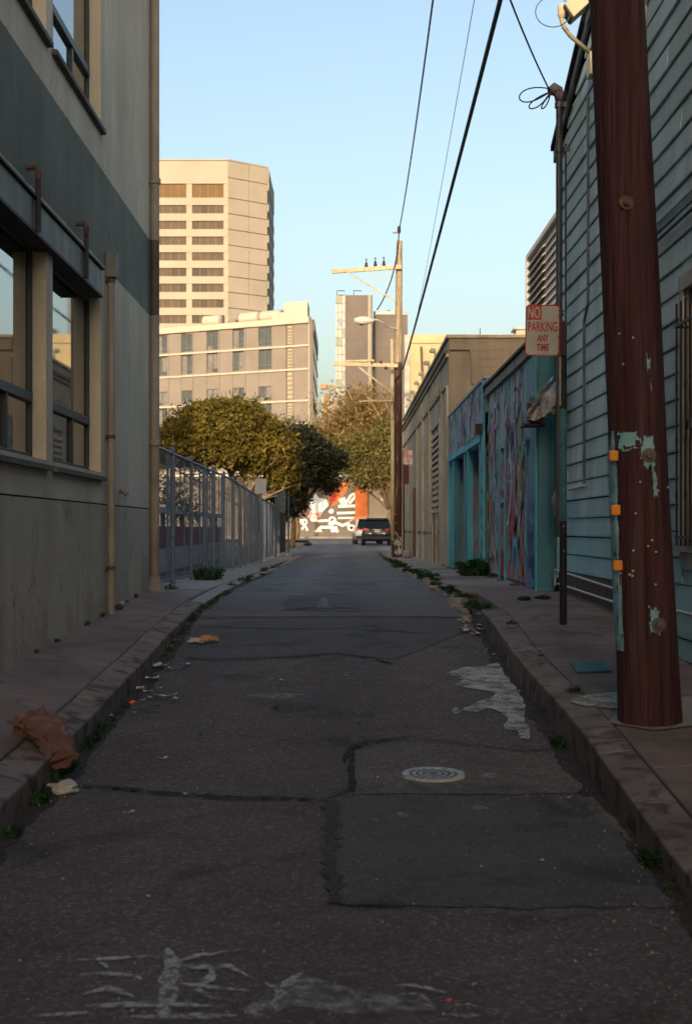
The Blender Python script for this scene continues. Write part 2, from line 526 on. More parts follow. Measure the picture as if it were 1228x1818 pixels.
drape_poly([(575,1420),(700,1414),(900,1416),(1050,1412),(1110,1455),(1150,1500),(1195,1585),(1188,1612),(900,1614),(600,1608),(572,1520)], M['asphalt_patch'], 'asphalt_patch', jag=.026)
drape_poly([(625,1335),(740,1318),(930,1336),(1010,1338),(1045,1395),(1050,1408),(900,1412),(700,1410),(622,1412)], M['asphalt_light'], 'asphalt_patch', jag=.012, off=.004)
drape_poly([(1020,1418),(1052,1418),(1135,1490),(1120,1496),(1080,1468)], M['asphalt_light'], 'asphalt_patch', jag=.015, off=.008)
drape_poly([(390,1100),(840,1100),(850,1112),(700,1172),(600,1160),(440,1170),(330,1168)], M['asphalt_patch'], 'asphalt_patch', jag=.02, off=.004)
drape_poly([(500,1084),(512,1058),(612,1056),(640,1066),(640,1086)], M['asphalt_patch'], 'asphalt_patch', jag=.015, off=.004)
drape_poly([(575,1424),(600,1424),(604,1606),(578,1606)], M['asphalt_seam'], 'tar_seam', jag=.025, off=.009)
for i, (pts, w) in enumerate([
    ([(735,1314),(830,1324),(930,1337),(1010,1330)], .018),
    ([(628,1332),(622,1360),(626,1410)], .035),
    ([(345,1098),(520,1097),(700,1096),(840,1098)], .05),
    ([(320,1170),(380,1174),(440,1172),(530,1168),(600,1162),(660,1170),(705,1182)], .03),
    ([(505,1083),(560,1080),(640,1081)], .05), ([(530,1054),(612,1056)], .05),
    ([(600,1048),(720,1049)], .05), ([(350,1114),(500,1118),(650,1117)], .02),
    ([(585,1609),(660,1612),(740,1612)], .02),
    ([(560,1034),(680,1036)], .06), ([(580,1022),(700,1024)], .06), ([(640,1120),(700,1122),(760,1126)], .03)]):
    drape_strip(pts, w, M['crack'], 'road_crack', seed=i+2, off=.011)
for i, (pts, w) in enumerate([([(140,1396),(200,1402),(300,1412),(400,1420),(500,1420),(580,1423)], .03),
                              ([(608,1356),(620,1332),(650,1320),(735,1310)], .035), ([(625,1405),(578,1424)], .02)]):
    drape_strip(pts, w, M['moss'], 'mossy_crack', seed=i+30, off=.014, jit=.6)
strokes = [[(300,1686),(306,1720),(300,1760),(292,1817)], [(135,1708),(195,1705),(272,1700)], [(168,1698),(192,1722)],
           [(140,1735),(200,1732),(245,1736),(250,1745)], [(138,1772),(190,1758),(242,1776)], [(310,1716),(345,1702),(436,1689)],
           [(310,1714),(345,1722),(405,1720),(440,1738)], [(376,1722),(370,1745),(350,1760),(385,1782)], [(312,1752),(360,1756),(440,1766)],
           [(150,1792),(270,1789),(400,1792)], [(465,1748),(500,1770),(480,1790)], [(540,1732),(510,1752),(490,1775)],
           [(700,1756),(745,1758),(790,1770)], [(705,1772),(745,1772),(760,1785)], [(795,1796),(830,1790),(868,1800)], [(800,1810),(850,1812)],
           [(60,1812),(160,1806)], [(230,1814),(420,1812)]]
for i, s_ in enumerate(strokes):
    drape_strip(s_, .055 if i == 0 else .036, M['white_paint'], 'paint_scrawl', seed=i+60, jit=.3, off=.007 + .0006*i, step=.04)
drape_poly([(480,1752),(545,1735),(600,1752),(690,1768),(760,1775),(775,1795),(700,1803),(600,1802),(520,1790),(440,1812),(430,1795)], M['white_smear'], 'paint_smear', jag=.02, off=.006)
drape_poly([(430,1238),(480,1231),(540,1234),(510,1242)], M['white_smear'], 'paint_smear', jag=.02, off=.006)
drape_poly([(795,1196),(822,1186),(860,1184),(880,1177),(906,1175),(910,1192),(904,1212),(922,1228),(932,1256),(930,1280),(940,1296),(938,1314),(922,1312),(918,1298),(898,1298),(893,1288),(902,1278),(880,1262),(862,1258),(846,1266),(820,1262),(852,1246),(872,1240),(880,1232),(850,1226),(826,1222),(806,1216),(822,1208)],
           M['spill'], 'paint_spill', jag=.008, off=.008)
drape_poly([(800,1262),(812,1258),(820,1266),(806,1270)], M['spill'], 'paint_spill', jag=.01, off=.008)
drape_poly([(562,1082),(570,1064),(580,1064),(584,1082)], M['white_smear'], 'paint_spill', jag=.008, off=.016)
for (a, b) in [(715,1450),(850,1438),(868,1380)]:
    drape_poly([(a-18,b+2),(a-8,b-4),(a+10,b-3),(a+20,b+3),(a+4,b+6)], M['white_smear'], 'paint_smear', jag=.01, off=.013)

# fine branching cracks
cr_ = random.Random(31)
for i in range(10):
    y0_ = 8.2 + cr_.random()*10; x0_ = XL + .2 + (XR-XL-.4)*cr_.random(); an = cr_.choice((0, pi)) + cr_.uniform(-.5, .5) if cr_.random() < .6 else pi/2 + cr_.uniform(-.4, .4)
    pts = [(x0_, y0_)]
    for q in range(cr_.randrange(4, 9)):
        an += cr_.uniform(-.6, .6); x0_ += .16*cos(an); y0_ += .16*sin(an)
        if XL+.05 < x0_ < XR-.05: pts.append((x0_, y0_))
    if len(pts) > 2: drape_strip([(a, b, 0) for a, b in pts], cr_.uniform(.006, .012), M['crack'], 'road_crack', seed=200+i, off=.012, px=False)
# manhole cover
c = ground(769, 1378)
mh = thing('manhole_cover', 'small round iron cover with a pale worn rim in the road', 'manhole cover', c + Vector((0,0,.004)))
R = .177
def ringmb(r0, r1, z0, z1, cc, n=40):
    return MB().lathe([(r0, z0), (r0, z1), (r1, z1), (r1, z0)], cc, n)
o = put('rim', MB().add([(cc_[0], cc_[1], cc_[2]) for cc_ in [(c.x + rr_*cos(2*pi*k/40), c.y + rr_*sin(2*pi*k/40), road_z(c.x, c.y + rr_*sin(2*pi*k/40)) + zz) for rr_, zz in ((R, .004), (R-.004, .016), (R-.04, .016), (R-.043, .010)) for k in range(40)]],
    [(i*40+k, i*40+(k+1) % 40, (i+1)*40+(k+1) % 40, (i+1)*40+k) for i in range(3) for k in range(40)]), M['iron_rim'], mh)
lid = MB()
vs = [(c.x, c.y, road_z(c.x, c.y)+.012)] + [(c.x + (R-.044)*cos(2*pi*k/40), c.y + (R-.044)*sin(2*pi*k/40), road_z(c.x, c.y+(R-.044)*sin(2*pi*k/40))+.012) for k in range(40)]
lid.add(vs, [(0, 1+k, 1+(k+1) % 40) for k in range(40)])
put('lid', lid, M['iron'], mh)
ins = MB()
for ri in (.03, .065, .10):
    ins.add([(c.x + rr_*cos(2*pi*k/30), c.y + rr_*sin(2*pi*k/30), road_z(c.x, c.y + rr_*sin(2*pi*k/30)) + .0155) for rr_ in (ri, ri+.018) for k in range(30)],
            [(k, (k+1) % 30, 30+(k+1) % 30, 30+k) for k in range(30)])
put('raised_ring', ins, M['iron_rim'], mh)
# ------------------------------------------------------------------ left building
def left_wall_mat():
    t = NT('painted_stucco')
    z = t.xyz()[2]
    beige = t.ramp(t.noise(.8, 6), [(.3, (.52, .455, .345)), (.7, (.66, .585, .465))])
    dark = t.ramp(t.noise(1.1, 6), [(.3, (.14, .155, .13)), (.7, (.205, .222, .19))])
    wob = t.math('MULTIPLY', t.math('SUBTRACT', t.noise(6, 3), .5), .03)
    zz = t.math('ADD', z, wob)
    band = t.math('MULTIPLY', t.math('GREATER_THAN', zz, 2.62), t.math('LESS_THAN', zz, 3.55))
    c = t.mix(band, beige, dark)
    low = t.math('LESS_THAN', zz, .24)                       # the plinth below the groove is a greyer coat
    c = t.mix(t.math('MULTIPLY', low, .55), c, (.36, .32, .26))
    st = t.ramp(t.noise(1.0, 6, vec=(2.2, 2.2, .5), dist=.4), [(.3, .80), (.65, 1.0)])
    c = t.mix(1.0, c, st, 'MULTIPLY')
    st2 = t.ramp(t.noise(1.0, 6, vec=(5, 5, .5), dist=.5), [(.55, 1.0), (.75, 1.12)])
    c = t.mix(1.0, c, st2, 'MULTIPLY')
    blot = t.ramp(t.noise(1.6, 5, dist=.4), [(.60, 0), (.70, .3)])
    c = t.mix(t.math('MULTIPLY', blot, low), c, (.11, .088, .075))
    spl = t.math('LESS_THAN', t.math('ADD', z, t.math('MULTIPLY', t.math('SUBTRACT', t.noise(3.5, 6, vec=(1, 1, .6)), .5), 1.5)), -.72)
    c = t.mix(t.math('MULTIPLY', spl, .2), c, (.16, .125, .105))
    pat = t.ramp(t.noise(.55, 3, dist=1.2), [(.60, 0), (.615, .5)])
    c = t.mix(t.math('MULTIPLY', pat, t.math('SUBTRACT', 1.0, band)), c, (.50, .455, .37))
    chip = t.ramp(t.noise(14, 6, rough=.7), [(.70, 0), (.72, .6)])
    c = t.mix(chip, c, (.18, .16, .14))
    vo = t.n('ShaderNodeTexVoronoi'); vo.feature = 'DISTANCE_TO_EDGE'; vo.inputs['Scale'].default_value = .75
    wv = t.n('ShaderNodeVectorMath', operation='ADD'); t.l(t.pos(), wv.inputs[0])
    nz = t.n('ShaderNodeTexNoise'); nz.inputs['Scale'].default_value = 2.5; nz.inputs['Detail'].default_value = 6; t.l(t.pos(), nz.inputs['Vector']); t.l(nz.outputs['Color'], wv.inputs[1])
    t.l(wv.outputs[0], vo.inputs['Vector'])
    hair = t.math('MULTIPLY', t.math('LESS_THAN', vo.outputs['Distance'], .0035), t.ramp(t.noise(.8, 3), [(.5, 0), (.56, .7)]))
    c = t.mix(hair, c, (.10, .085, .07))
    fine = t.noise(70, 4)
    c = t.mix(.3, c, t.ramp(fine, [(.25, .3), (.75, .7)]), 'OVERLAY')
    t.bump(t.math('ADD', fine, t.math('MULTIPLY', t.noise(9, 4), .9)), .45, .014)
    return t.fin(c, .9, 0, .2)
M['stucco_left'] = left_wall_mat()
M['cap'] = mat('roof_cap', (.22, .2, .17), .8)
M['steel_frame'] = mat('dark_window_frame', (.045, .052, .050), .5, .25, 5, .15, 60)
M['glass'] = glass_mat('window_glass', (.035, .042, .040), .02, .8, 3.2)
M['lintel'] = mat('grey_lintel', (.15, .165, .16), .6, .35, 3, .2, 40, streak=.45)
M['lintel_dark'] = mat('dark_rust_metal', (.035, .03, .03), .7, .4, 9, .3, 60)
M['sill'] = mat('stained_sill', (.10, .095, .085), .8, .3, 4, .3, 50)
M['pipe_beige'] = mat('beige_painted_pipe', (.275, .24, .20), .6, .2, 3, .2, 50, streak=.3)
M['pipe_band'] = mat('dark_painted_pipe', (.075, .060, .052), .6, .2, 3, .2, 50)
M['rust'] = mat('rust', (.095, .06, .05), .85, .4, 14, .4, 60)
M['inside'] = mat('dark_inside', (.03, .03, .03), .9, .1)

HL, HB = 11.4, 10.3  # unseen roof heights, set by where the shadows must fall
lb = thing('stucco_building', 'tall beige stucco building with a dark green band filling the left edge', 'building', (WL, 18.4, lsw_w(18.4)))
cols = [(11.7 - 2.55*k, 14.0 - 2.55*k) for k in range(6)]
rows = [(.55, 2.28), (3.97, 5.75), (7.4, 9.2)]
def wall_grid(x, y0, y1, z0, z1, holes, depth):
    mb = MB()
    Y = sorted({y0, y1, *[h[0] for h in holes], *[h[1] for h in holes]})
    Z = sorted({z0, z1, *[h[2] for h in holes], *[h[3] for h in holes]})
    for a, b in zip(Y, Y[1:]):
        for c_, d_ in zip(Z, Z[1:]):
            if any(h[0] <= a and b <= h[1] and h[2] <= c_ and d_ <= h[3] for h in holes): continue
            mb.poly([(x, a, c_), (x, b, c_), (x, b, d_), (x, a, d_)])
    for (a, b, c_, d_) in holes:
        for q in ([(x,a,c_),(x,a,d_)], [(x,b,c_),(x,b,d_)], [(x,a,c_),(x,b,c_)], [(x,a,d_),(x,b,d_)]):
            mb.poly([q[0], q[1], (q[1][0]+depth, *q[1][1:]), (q[0][0]+depth, *q[0][1:])])
    return mb
holes = [(a, b, c_, d_) for a, b in cols for c_, d_ in rows]
mb = wall_grid(WL, -4, 17.65, -1.9, .232, [], -.14)
put('wall', mb, M['stucco_left'], lb)
mb = wall_grid(WL, -4, 17.65, .246, HL, holes, -.16)
put('wall', mb, M['stucco_left'], lb)
put('groove', MB().box(WL-.2, WL-.012, -4, 17.65, .228, .25), M['pipe_band'], lb)
put('end_wall', MB().box(-7.5, WL-.002, 17.45, 17.648, -1.9, HL-.002), M['stucco_left'], lb)
put('low_sun_gap', MB().box(-11.45, -7.55, -4, 18.3, -1.9, 4.5), M['stucco_left'], lb)  # added out of view, kept low so sun reaches the round tree
put('roof', MB().box(-7.5, WL-.002, -4, 17.45, HL-.5, HL-.25), M['cap'], lb)
put('parapet_cap', MB().box(WL-.3, WL+.012, -4, 17.66, HL, HL+.06), M['cap'], lb)
put('inner_wall', MB().box(-7.5, WL-.9, -3.9, 17.4, -1.9, HL-.55), M['inside'], lb)
put('rear_shade_block', MB().box(-32, -11.5, 12.5, 18.35, -1.9, 17.0), M['stucco_left'], lb)  # added out of view to shade the dark tree, cars and road
put('front_shade_block', MB().box(-11.5, WL, -45, -4.0, -2.9, HB), M['stucco_left'], lb)  # added behind the camera to keep the right hand houses in shade
def left_window(y0, y1, z0, z1):
    x = WL - .11
    w = MB(); fw = .05
    zt = z0 + .50                         # transom
    w.box(x-.05, x, y0, y1, z0, z0+fw); w.box(x-.05, x, y0, y1, z1-fw, z1)
    w.box(x-.05, x, y0, y0+fw, z0+fw, z1-fw); w.box(x-.05, x, y1-fw, y1, z0+fw, z1-fw)
    w.box(x-.05, x+.012, y0+fw, y1-fw, zt-.04, zt+.04)
    m1, m2 = y0 + (y1-y0)*.22, y0 + (y1-y0)*.62
    for m_ in (m1, m2): w.box(x-.05, x+.004, m_-.035, m_+.035, z0+fw, zt-.04)
    o = put('window', w, M['steel_frame'], lb); bevel(o, .006, 1)
    for (a, b, c_, d_) in ((y0+fw, m1-.035, z0+fw, zt-.04), (m1+.035, m2-.035, z0+fw, zt-.04), (m2+.035, y1-fw, z0+fw, zt-.04), (y0+fw, y1-fw, zt+.04, z1-fw)):
        put('pane', MB().box(x-.032, x-.024, a, b, c_, d_), M['glass'], o)
    sl = MB().prism([(WL-.1, y0-.04, z0-.01), (WL+.05, y0-.04, z0-.045), (WL+.05, y0-.04, z0-.085), (WL-.1, y0-.04, z0-.085)], (0, y1-y0+.09, 0))
    put('sill', sl, M['sill'], o)
for a, b in cols[:4]:
    for c_, d_ in rows: left_window(a, b, c_, d_)
for a, b in cols[4:]:
    for c_, d_ in rows: put('pane', MB().box(WL-.14, WL-.13, a, b, c_, d_), M['glass'], lb)
# metal lintel box over the lower windows with pipe brackets
o = put('lintel_panel', MB().box(WL+.001, WL+.06, -3, 13.72, 2.25, 2.49), M['lintel'], lb); bevel(o, .008, 1)
put('lintel_top_flashing', MB().box(WL+.001, WL+.085, -3, 13.75, 2.493, 2.512), M['lintel_dark'], lb)
put('lintel_soffit', MB().box(WL-.09, WL+.07, -3, 13.73, 2.225, 2.247), M['lintel_dark'], lb)
for yb in [12.75 - 2.0*k for k in range(5)]:
    x = WL + .085
    put('pipe_bracket', MB().tube([(x, yb, 2.24), (x, yb, 2.62)], .022, 8).tube([(x, yb, 2.60), (x, yb, 2.70), (x-.02, yb, 2.73), (WL-.02, yb, 2.735)], .022, 8), M['lintel_dark'] , lb)
    put('pipe_elbow', MB().tube([(x, yb, 2.645), (x, yb, 2.702), (x-.02, yb, 2.732), (WL-.02, yb, 2.737)], .026, 8), M['rust'], lb)
# slim downpipe with its conductor box
xs_, ys_ = WL + .05, 14.32
put('downpipe', MB().tube([(xs_, ys_, lsw_w(ys_)-.02), (xs_, ys_, 2.50)], .037, 12), M['pipe_beige'], lb)
o = put('conductor_box', MB().prism([(xs_-.047, ys_-.07, 2.52), (xs_+.05, ys_-.07, 2.52), (xs_+.062, ys_-.07, 2.60), (xs_+.062, ys_-.07, 2.78), (xs_-.047, ys_-.07, 2.78)], (0, .15, 0)), M['lintel'], lb); bevel(o, .006, 1)
for zz in (2.49, .92, -.40): put('pipe_strap', MB().tube([(xs_, ys_, zz-.02), (xs_, ys_, zz+.02)], .044, 12).box(WL+.001, WL+.02, ys_-.075, ys_+.075, zz-.016, zz+.016), M['pipe_band'], lb)
# corner downpipe
xc, yc = WL + .065, 17.5
for z0, z1, m in ((-.62, 2.615, 'pipe_beige'), (2.615, 3.54, 'pipe_band'), (3.54, HL+.05, 'pipe_beige')):
    put('downpipe', MB().tube([(xc, yc, z0), (xc, yc, z1)], .056, 14), M[m], lb)
for zz in (1.06, 4.28): put('pipe_collar', MB().lathe([(.062, zz-.05), (.074, zz-.04), (.074, zz+.02), (.062, zz+.03)], (xc, yc, 0), 14), M['pipe_beige'], lb)
zb_ = lsw_w(yc)
put('pipe_boot', MB().lathe([(.15, zb_-.03), (.12, zb_+.03), (.085, zb_+.09), (.064, zb_+.17)], (xc, yc, 0), 14), M['walk_light'], lb)
# wall vent stub
vy = 15.15
put('vent_stub', MB().tube([(WL-.02, vy, .40), (WL+.05, vy, .39), (WL+.085, vy, .355)], .028, 10), M['pipe_beige'], lb)

# ------------------------------------------------------------------ chain link fence
M['galv'] = mat('galvanised_steel', (.17, .19, .21), .55, .2, 12, .2, 60, metal=.35)
M['slat'] = mat('bluish_grey_slat', (.165, .205, .25), .6, .3, 2, .2, 40, streak=.3, island=.5)
M['wire'] = mat('fence_wire', (.14, .16, .18), .5, .2, 20, 0, metal=.5)
fy0, fy1 = 17.9, 52.0
def ftop(y): return 1.05 - max(0, y-30)*.016
fb = lambda y: lsw_w(y) + .03
fx = WL - .02
fence = thing('chain_link_fence', 'long chain link fence with bluish slats running back from the stucco building', 'fence', (fx, fy0, fb(fy0)))
y = fy0; k = 0
post_y = []
while y <= fy1:
    r_ = .038 if k % 3 == 1 else .028
    post_y.append(y)
    put('post', MB().tube([(fx, y, fb(y)-.1), (fx, y, ftop(y)+.06)], r_, 8).lathe([(r_*1.15, ftop(y)+.05), (r_*.9, ftop(y)+.085), (.004, ftop(y)+.10)], (fx, y, 0), 8), M['galv'], fence)
    y += 2.1 + .35*sin(k*1.7); k += 1
mb = MB(); mb.tube([(fx, y_, ftop(y_)) for y_ in [fy0 + (fy1-fy0)*i/20 for i in range(21)]], .021, 6)
put('top_rail', mb, M['galv'], fence)
put('bottom_wire', MB().tube([(fx, y_, fb(y_)+.05) for y_ in [fy0 + (fy1-fy0)*i/20 for i in range(21)]], .006, 4), M['galv'], fence)
mb = MB(); pitch = .115
H = 1.95
yy_ = fy0 - H
while yy_ < fy1:
    for sg in (1, -1):
        a = yy_ if sg == 1 else yy_ + H
        b = yy_ + H if sg == 1 else yy_
        za, zb2 = fb(min(max(a, fy0), fy1)), 0
        p0 = Vector((fx + .004*sg, a, 0)); p1 = Vector((fx + .004*sg, b, 1))
        t0, t1 = 0.0, 1.0
        if p0.y < fy0: t0 = (fy0-p0.y)/(p1.y-p0.y)
        if p0.y > fy1: t0 = (fy1-p0.y)/(p1.y-p0.y)
        if p1.y < fy0: t1 = (fy0-p0.y)/(p1.y-p0.y)
        if p1.y > fy1: t1 = (fy1-p0.y)/(p1.y-p0.y)
        if t1 - t0 < .02: continue
        pts = []
        for t_ in (t0, (t0+t1)/2, t1):
            q = p0.lerp(p1, t_); q.z = fb(q.y) + .05 + (ftop(q.y) - fb(q.y) - .05) * t_; pts.append(q)
        mb.tube(pts, .0017, 3, cap=False)
    yy_ += pitch
put('wire_mesh', mb, M['wire'], fence, kind='stuff', fix=False)
rs = random.Random(11)
slat_me = MB().box(-.004, .004, -.028, .028, 0, 1).mesh('slat'); slat_me.materials.append(M['slat'])
y = fy0 + .1; n = 0
while y < fy1 - .1 and n < 290:
    dens = .10 if y < 23 else .30 if y < 28 else .46 if y < 36 else .80
    dens *= .75 + .5*sin(y*2.3)*.8
    if rs.random() < dens:
        z0 = fb(y) + .06 + (rs.random()*.3 if rs.random() < .15 else 0); z1 = ftop(y) - .03 - (rs.random()*.5 if rs.random() < .2 else 0) + (.05 if y > 30 else 0)
        inst('slat', slat_me, Vector((fx + rs.uniform(-.006, .006), y, z0)) - wl(fence), fence, rot=(rs.uniform(-.02, .02), 0, rs.uniform(-.06, .06)), scale=(1, rs.uniform(.9, 1.6), z1-z0)); n += 1
    y += .092
# darker screen panel that closes the run, and the taller mesh gate frame behind it
M['dark_screen'] = mat('dark_green_screen', (.018, .026, .022), .8, .3, 4, .3, 60)
M['pale_sheet'] = mat('pale_mesh_sheet', (.20, .22, .24), .7, .25, 3, .3, 40, streak=.3)
gt = thing('screened_gate', 'dark screened gate with pale mesh above at the far end of the slatted fence', 'gate', (fx, 52.3, fb(52.3)))
put('screen', MB().box(fx-.01, fx+.01, 52.2, 57.4, fb(52.2)+.04, .62), M['dark_screen'], gt)
put('upper_mesh', MB().box(fx-.008, fx+.008, 50.2, 57.0, .64, 1.72), M['pale_sheet'], gt)
for y_ in (50.1, 52.15, 57.45): put('post', MB().tube([(fx, y_, fb(y_)-.1), (fx, y_, 2.05)], .04, 8), M['galv'], gt)
put('rail', MB().tube([(fx, 50.1, .63), (fx, 57.45, .63)], .025, 6).tube([(fx, 50.1, 1.73), (fx, 57.45, 1.73)], .02, 6), M['galv'], gt)

# low wall in the lot behind the fence
M['maroon_wall'] = mat('maroon_painted_wall', (.16, .035, .035), .8, .3, 2, .3, 30, streak=.3)
M['white_block'] = mat('whitewashed_block', (.42, .43, .44), .85, .25, 2.5, .3, 30, streak=.3)
lw = thing('lot_wall', 'low maroon wall with whitewashed block base seen through the chain link fence', 'wall', (-4.3, 22, fb(22)))
put('wall', MB().box(-4.45, -4.25, 21, 49, -.45, .05), M['maroon_wall'], lw)
put('coping', MB().box(-4.5, -4.2, 21, 49, .36, .47), M['white_block'], lw)
put('rail_post', MB().box(-4.42, -4.28, 21, 21.1, .05, .36), M['steel_frame'], lw)
for y_ in range(22, 49, 2): put('rail_post', MB().box(-4.4, -4.3, y_, y_+.09, .05, .36), M['steel_frame'], lw)
blk = MB().box(0, .17, 0, .39, 0, .18).mesh('block'); blk.materials.append(M['white_block'])
for r_ in range(3):
    for k in range(70):
        y_ = 21 + k*.4 + (.2 if r_ % 2 else 0)
        if y_ > 48.6: break
        inst('block', blk, Vector((-4.43 + rs.uniform(-.004, .004), y_, -1.03 + r_*.19)) - wl(lw), lw)
put('mortar', MB().box(-4.42, -4.29, 21, 49, -1.2, -.45), M['walk'], lw)

# ------------------------------------------------------------------ right side: siding houses
def siding_mat(name, a, b, teal=.0):
    t = NT(name)
    c = t.ramp(t.noise(.7, 6), [(.3, a), (.7, b)])
    z = t.xyz()[2]
    st = t.ramp(t.noise(1.0, 6, vec=(2.5, 2.5, .8)), [(.3, .72), (.65, 1.05)])
    c = t.mix(1.0, c, st, 'MULTIPLY')
    wear = t.ramp(t.noise(2.2, 7, vec=(.6, .6, 2.2), dist=.4), [(.58, 0), (.68, .55)])
    c = t.mix(wear, c, (.56, .54, .49))
    if teal:
        tz = t.math('ADD', z, t.math('MULTIPLY', t.math('SUBTRACT', t.noise(.8, 4), .5), 1.6))
        k = t.ramp(tz, [(0, teal), (.35, 0)])
        c = t.mix(k, c, (.17, .42, .48))
    r = t.math('MULTIPLY_ADD', t.n('ShaderNodeObjectInfo').outputs['Random'], .22); r.node.inputs[2].default_value = .89
    c = t.mix(1.0, c, r, 'MULTIPLY')
    grain = t.noise(1.0, 4, vec=(60, 3, 60))
    t.bump(t.math('ADD', grain, t.noise(25, 3)), .15, .006)
    return t.fin(c, .75, 0, .3)
M['siding'] = siding_mat('grey_siding_paint', (.39, .51, .52), (.54, .66, .66), .6)
M['siding2'] = siding_mat('blue_grey_siding_paint', (.38, .50, .525), (.51, .62, .64), .5)
M['gap'] = mat('dark_gap', (.03, .022, .02), .95, .1)
M['trim'] = mat('weathered_white_trim', (.42, .39, .34), .7, .25, 4, .25, 40, streak=.3)
M['trim_blue'] = mat('pale_blue_trim', (.30, .34, .37), .6, .2, 4, .2, 40, streak=.25)
M['roof_edge'] = mat('dark_roof_edge', (.055, .045, .045), .85, .3, 6, .3, 50)
M['found'] = mat('stained_foundation', (.10, .065, .055), .9, .35, 3, .4, 40)
XS = 2.6
def board_me(w):   # clapboard 1 m long, lower edge proud of the upper
    return MB().prism([(0, 0, 0), (-.026, 0, .003), (-.028, 0, .018), (-.011, 0, w), (0, 0, w)], (0, 1, 0)).mesh('board')
BH = .205
bme = {}
def boards(parent, y0, y1, z0, z1, m, holes=(), top=None):
    if m.name not in bme:
        me = board_me(BH-.009); me.materials.append(m); bme[m.name] = me
    z = z0
    while z < z1 - .05:
        a, b = y0, y1
        if top:
            while a < b and top(a) < z + BH: a += .02
            while b > a and top(b) < z + BH: b -= .02
        segs = [(a, b)]
        for (h0, h1, hz0, hz1) in holes:
            if z + BH > hz0 and z < hz1:
                ns = []
                for (s0, s1) in segs:
                    if h0 > s0: ns.append((s0, min(s1, h0)))
                    if h1 < s1: ns.append((max(s0, h1), s1))
                segs = [q for q in ns if q[1] - q[0] > .02]
        out = []
        for (s0, s1) in segs:
            c_ = random.uniform(10.7, 12.0) if y0 < 0 else random.uniform(13.2, 16.8)
            if s0 + .3 < c_ < s1 - .2 and random.random() < .7:
                out += [(s0, c_-.002), (c_+.002, s1)]
            else: out.append((s0, s1))
        for (s0, s1) in out:
            if s1 - s0 < .05: continue
            inst('board', bme[m.name], Vector((XS + random.uniform(-.006, .002), s0, z + random.uniform(-.0015, .0015))) - wl(parent), parent, rot=(random.uniform(-.003, .003)/max(1, s1-s0), 0, 0), scale=(1, s1-s0, 1))
        z += BH
# farther gabled house, between the alley gap and the painted shed
g0, g1, gp, ge0, ge1, gz = 12.78, 17.15, 14.7, 4.75, 4.62, 5.42
def gable(y): return ge0 + (gz-ge0)*(y-g0)/(gp-g0) if y < gp else ge1 + (gz-ge1)*(g1-y)/(g1-gp)
h1 = thing('siding_house', 'grey clapboard house with a gabled roof edge behind the no parking post', 'house', (XS, g1, rsw(g1)))
put('wall', MB().prism([(XS+.005, g0, -1.1), (XS+.005, g1, -1.1), (XS+.005, g1, ge1), (XS+.005, gp, gz), (XS+.005, g0, ge0)], (4.5, 0, 0)), M['gap'], h1)
boards(h1, g0, g1, -.50, gz, M['siding'], top=gable)
put('corner_board', MB().box(XS-.045, XS+.08, g1-.02, g1+.10, -.6, ge1-.05), M['siding'], h1)
put('corner_board', MB().box(XS-.045, XS+.08, g0-.09, g0-.002, -.6, ge0-.05), M['trim_blue'], h1)
for (ya, za, yb, zb2) in ((g1+.10, ge1-.02, gp, gz+.06), (g0-.1, ge0-.03, gp, gz+.06)):
    put('rake_board', MB().prism([(XS-.075, ya, za-.17), (XS-.075, yb, zb2-.17), (XS-.075, yb, zb2-.03), (XS-.075, ya, za-.03)], (.03, 0, 0)), M['lintel'], h1)
    put('roof', MB().prism([(XS-.11, ya, za-.028), (XS-.11, yb, zb2-.028), (XS-.11, yb, zb2+.03), (XS-.11, ya, za+.03)], (4.8, 0, 0)), M['roof_edge'], h1)
    put('soffit', MB().prism([(XS-.044, ya, za-.11), (XS-.044, yb, zb2-.11), (XS-.044, yb, zb2-.085), (XS-.044, ya, za-.085)], (.04, 0, 0)), M['roof_edge'], h1)
put('foundation', MB().box(XS-.03, XS+.02, g0, g1+.05, -1.3, -.51), M['found'], h1)
M['conduit'] = mat('blue_grey_conduit', (.10, .125, .145), .5, .2, 8, .1, 40, metal=.3)
M['conduit_white'] = mat('pale_pipe', (.42, .43, .42), .45, .15, 8, .1, 40)
M['mast'] = mat('dark_grey_mast', (.055, .062, .072), .5, .2, 8, .1, 40, metal=.4)
xw = XS - .055
def yx(px, x=xw): return x * F / (px - VX)
def w2(px, py, x=xw): d = yx(px, x); return (x, d, ZP(py, d))
put('conduit', MB().tube([w2(1043, 170), w2(1043, 540), w2(1036, 572), w2(1036, 866)], .016, 8), M['conduit'], h1)
put('conduit', MB().tube([w2(1037, 862), w2(1010, 869)], .016, 8), M['conduit_white'], h1)
for (a, b) in (((985, 1011), (1092, 1046)), ((990, 1036), (1092, 1070))):
    put('water_pipe', MB().tube([w2(*a, x=2.5), w2(*b, x=2.5)], .013, 8), M['conduit_white'], h1)
put('water_pipe', MB().tube([w2(985, 1011, x=2.5), w2(985, 1040, x=2.5)], .013, 8), M['conduit_white'], h1)

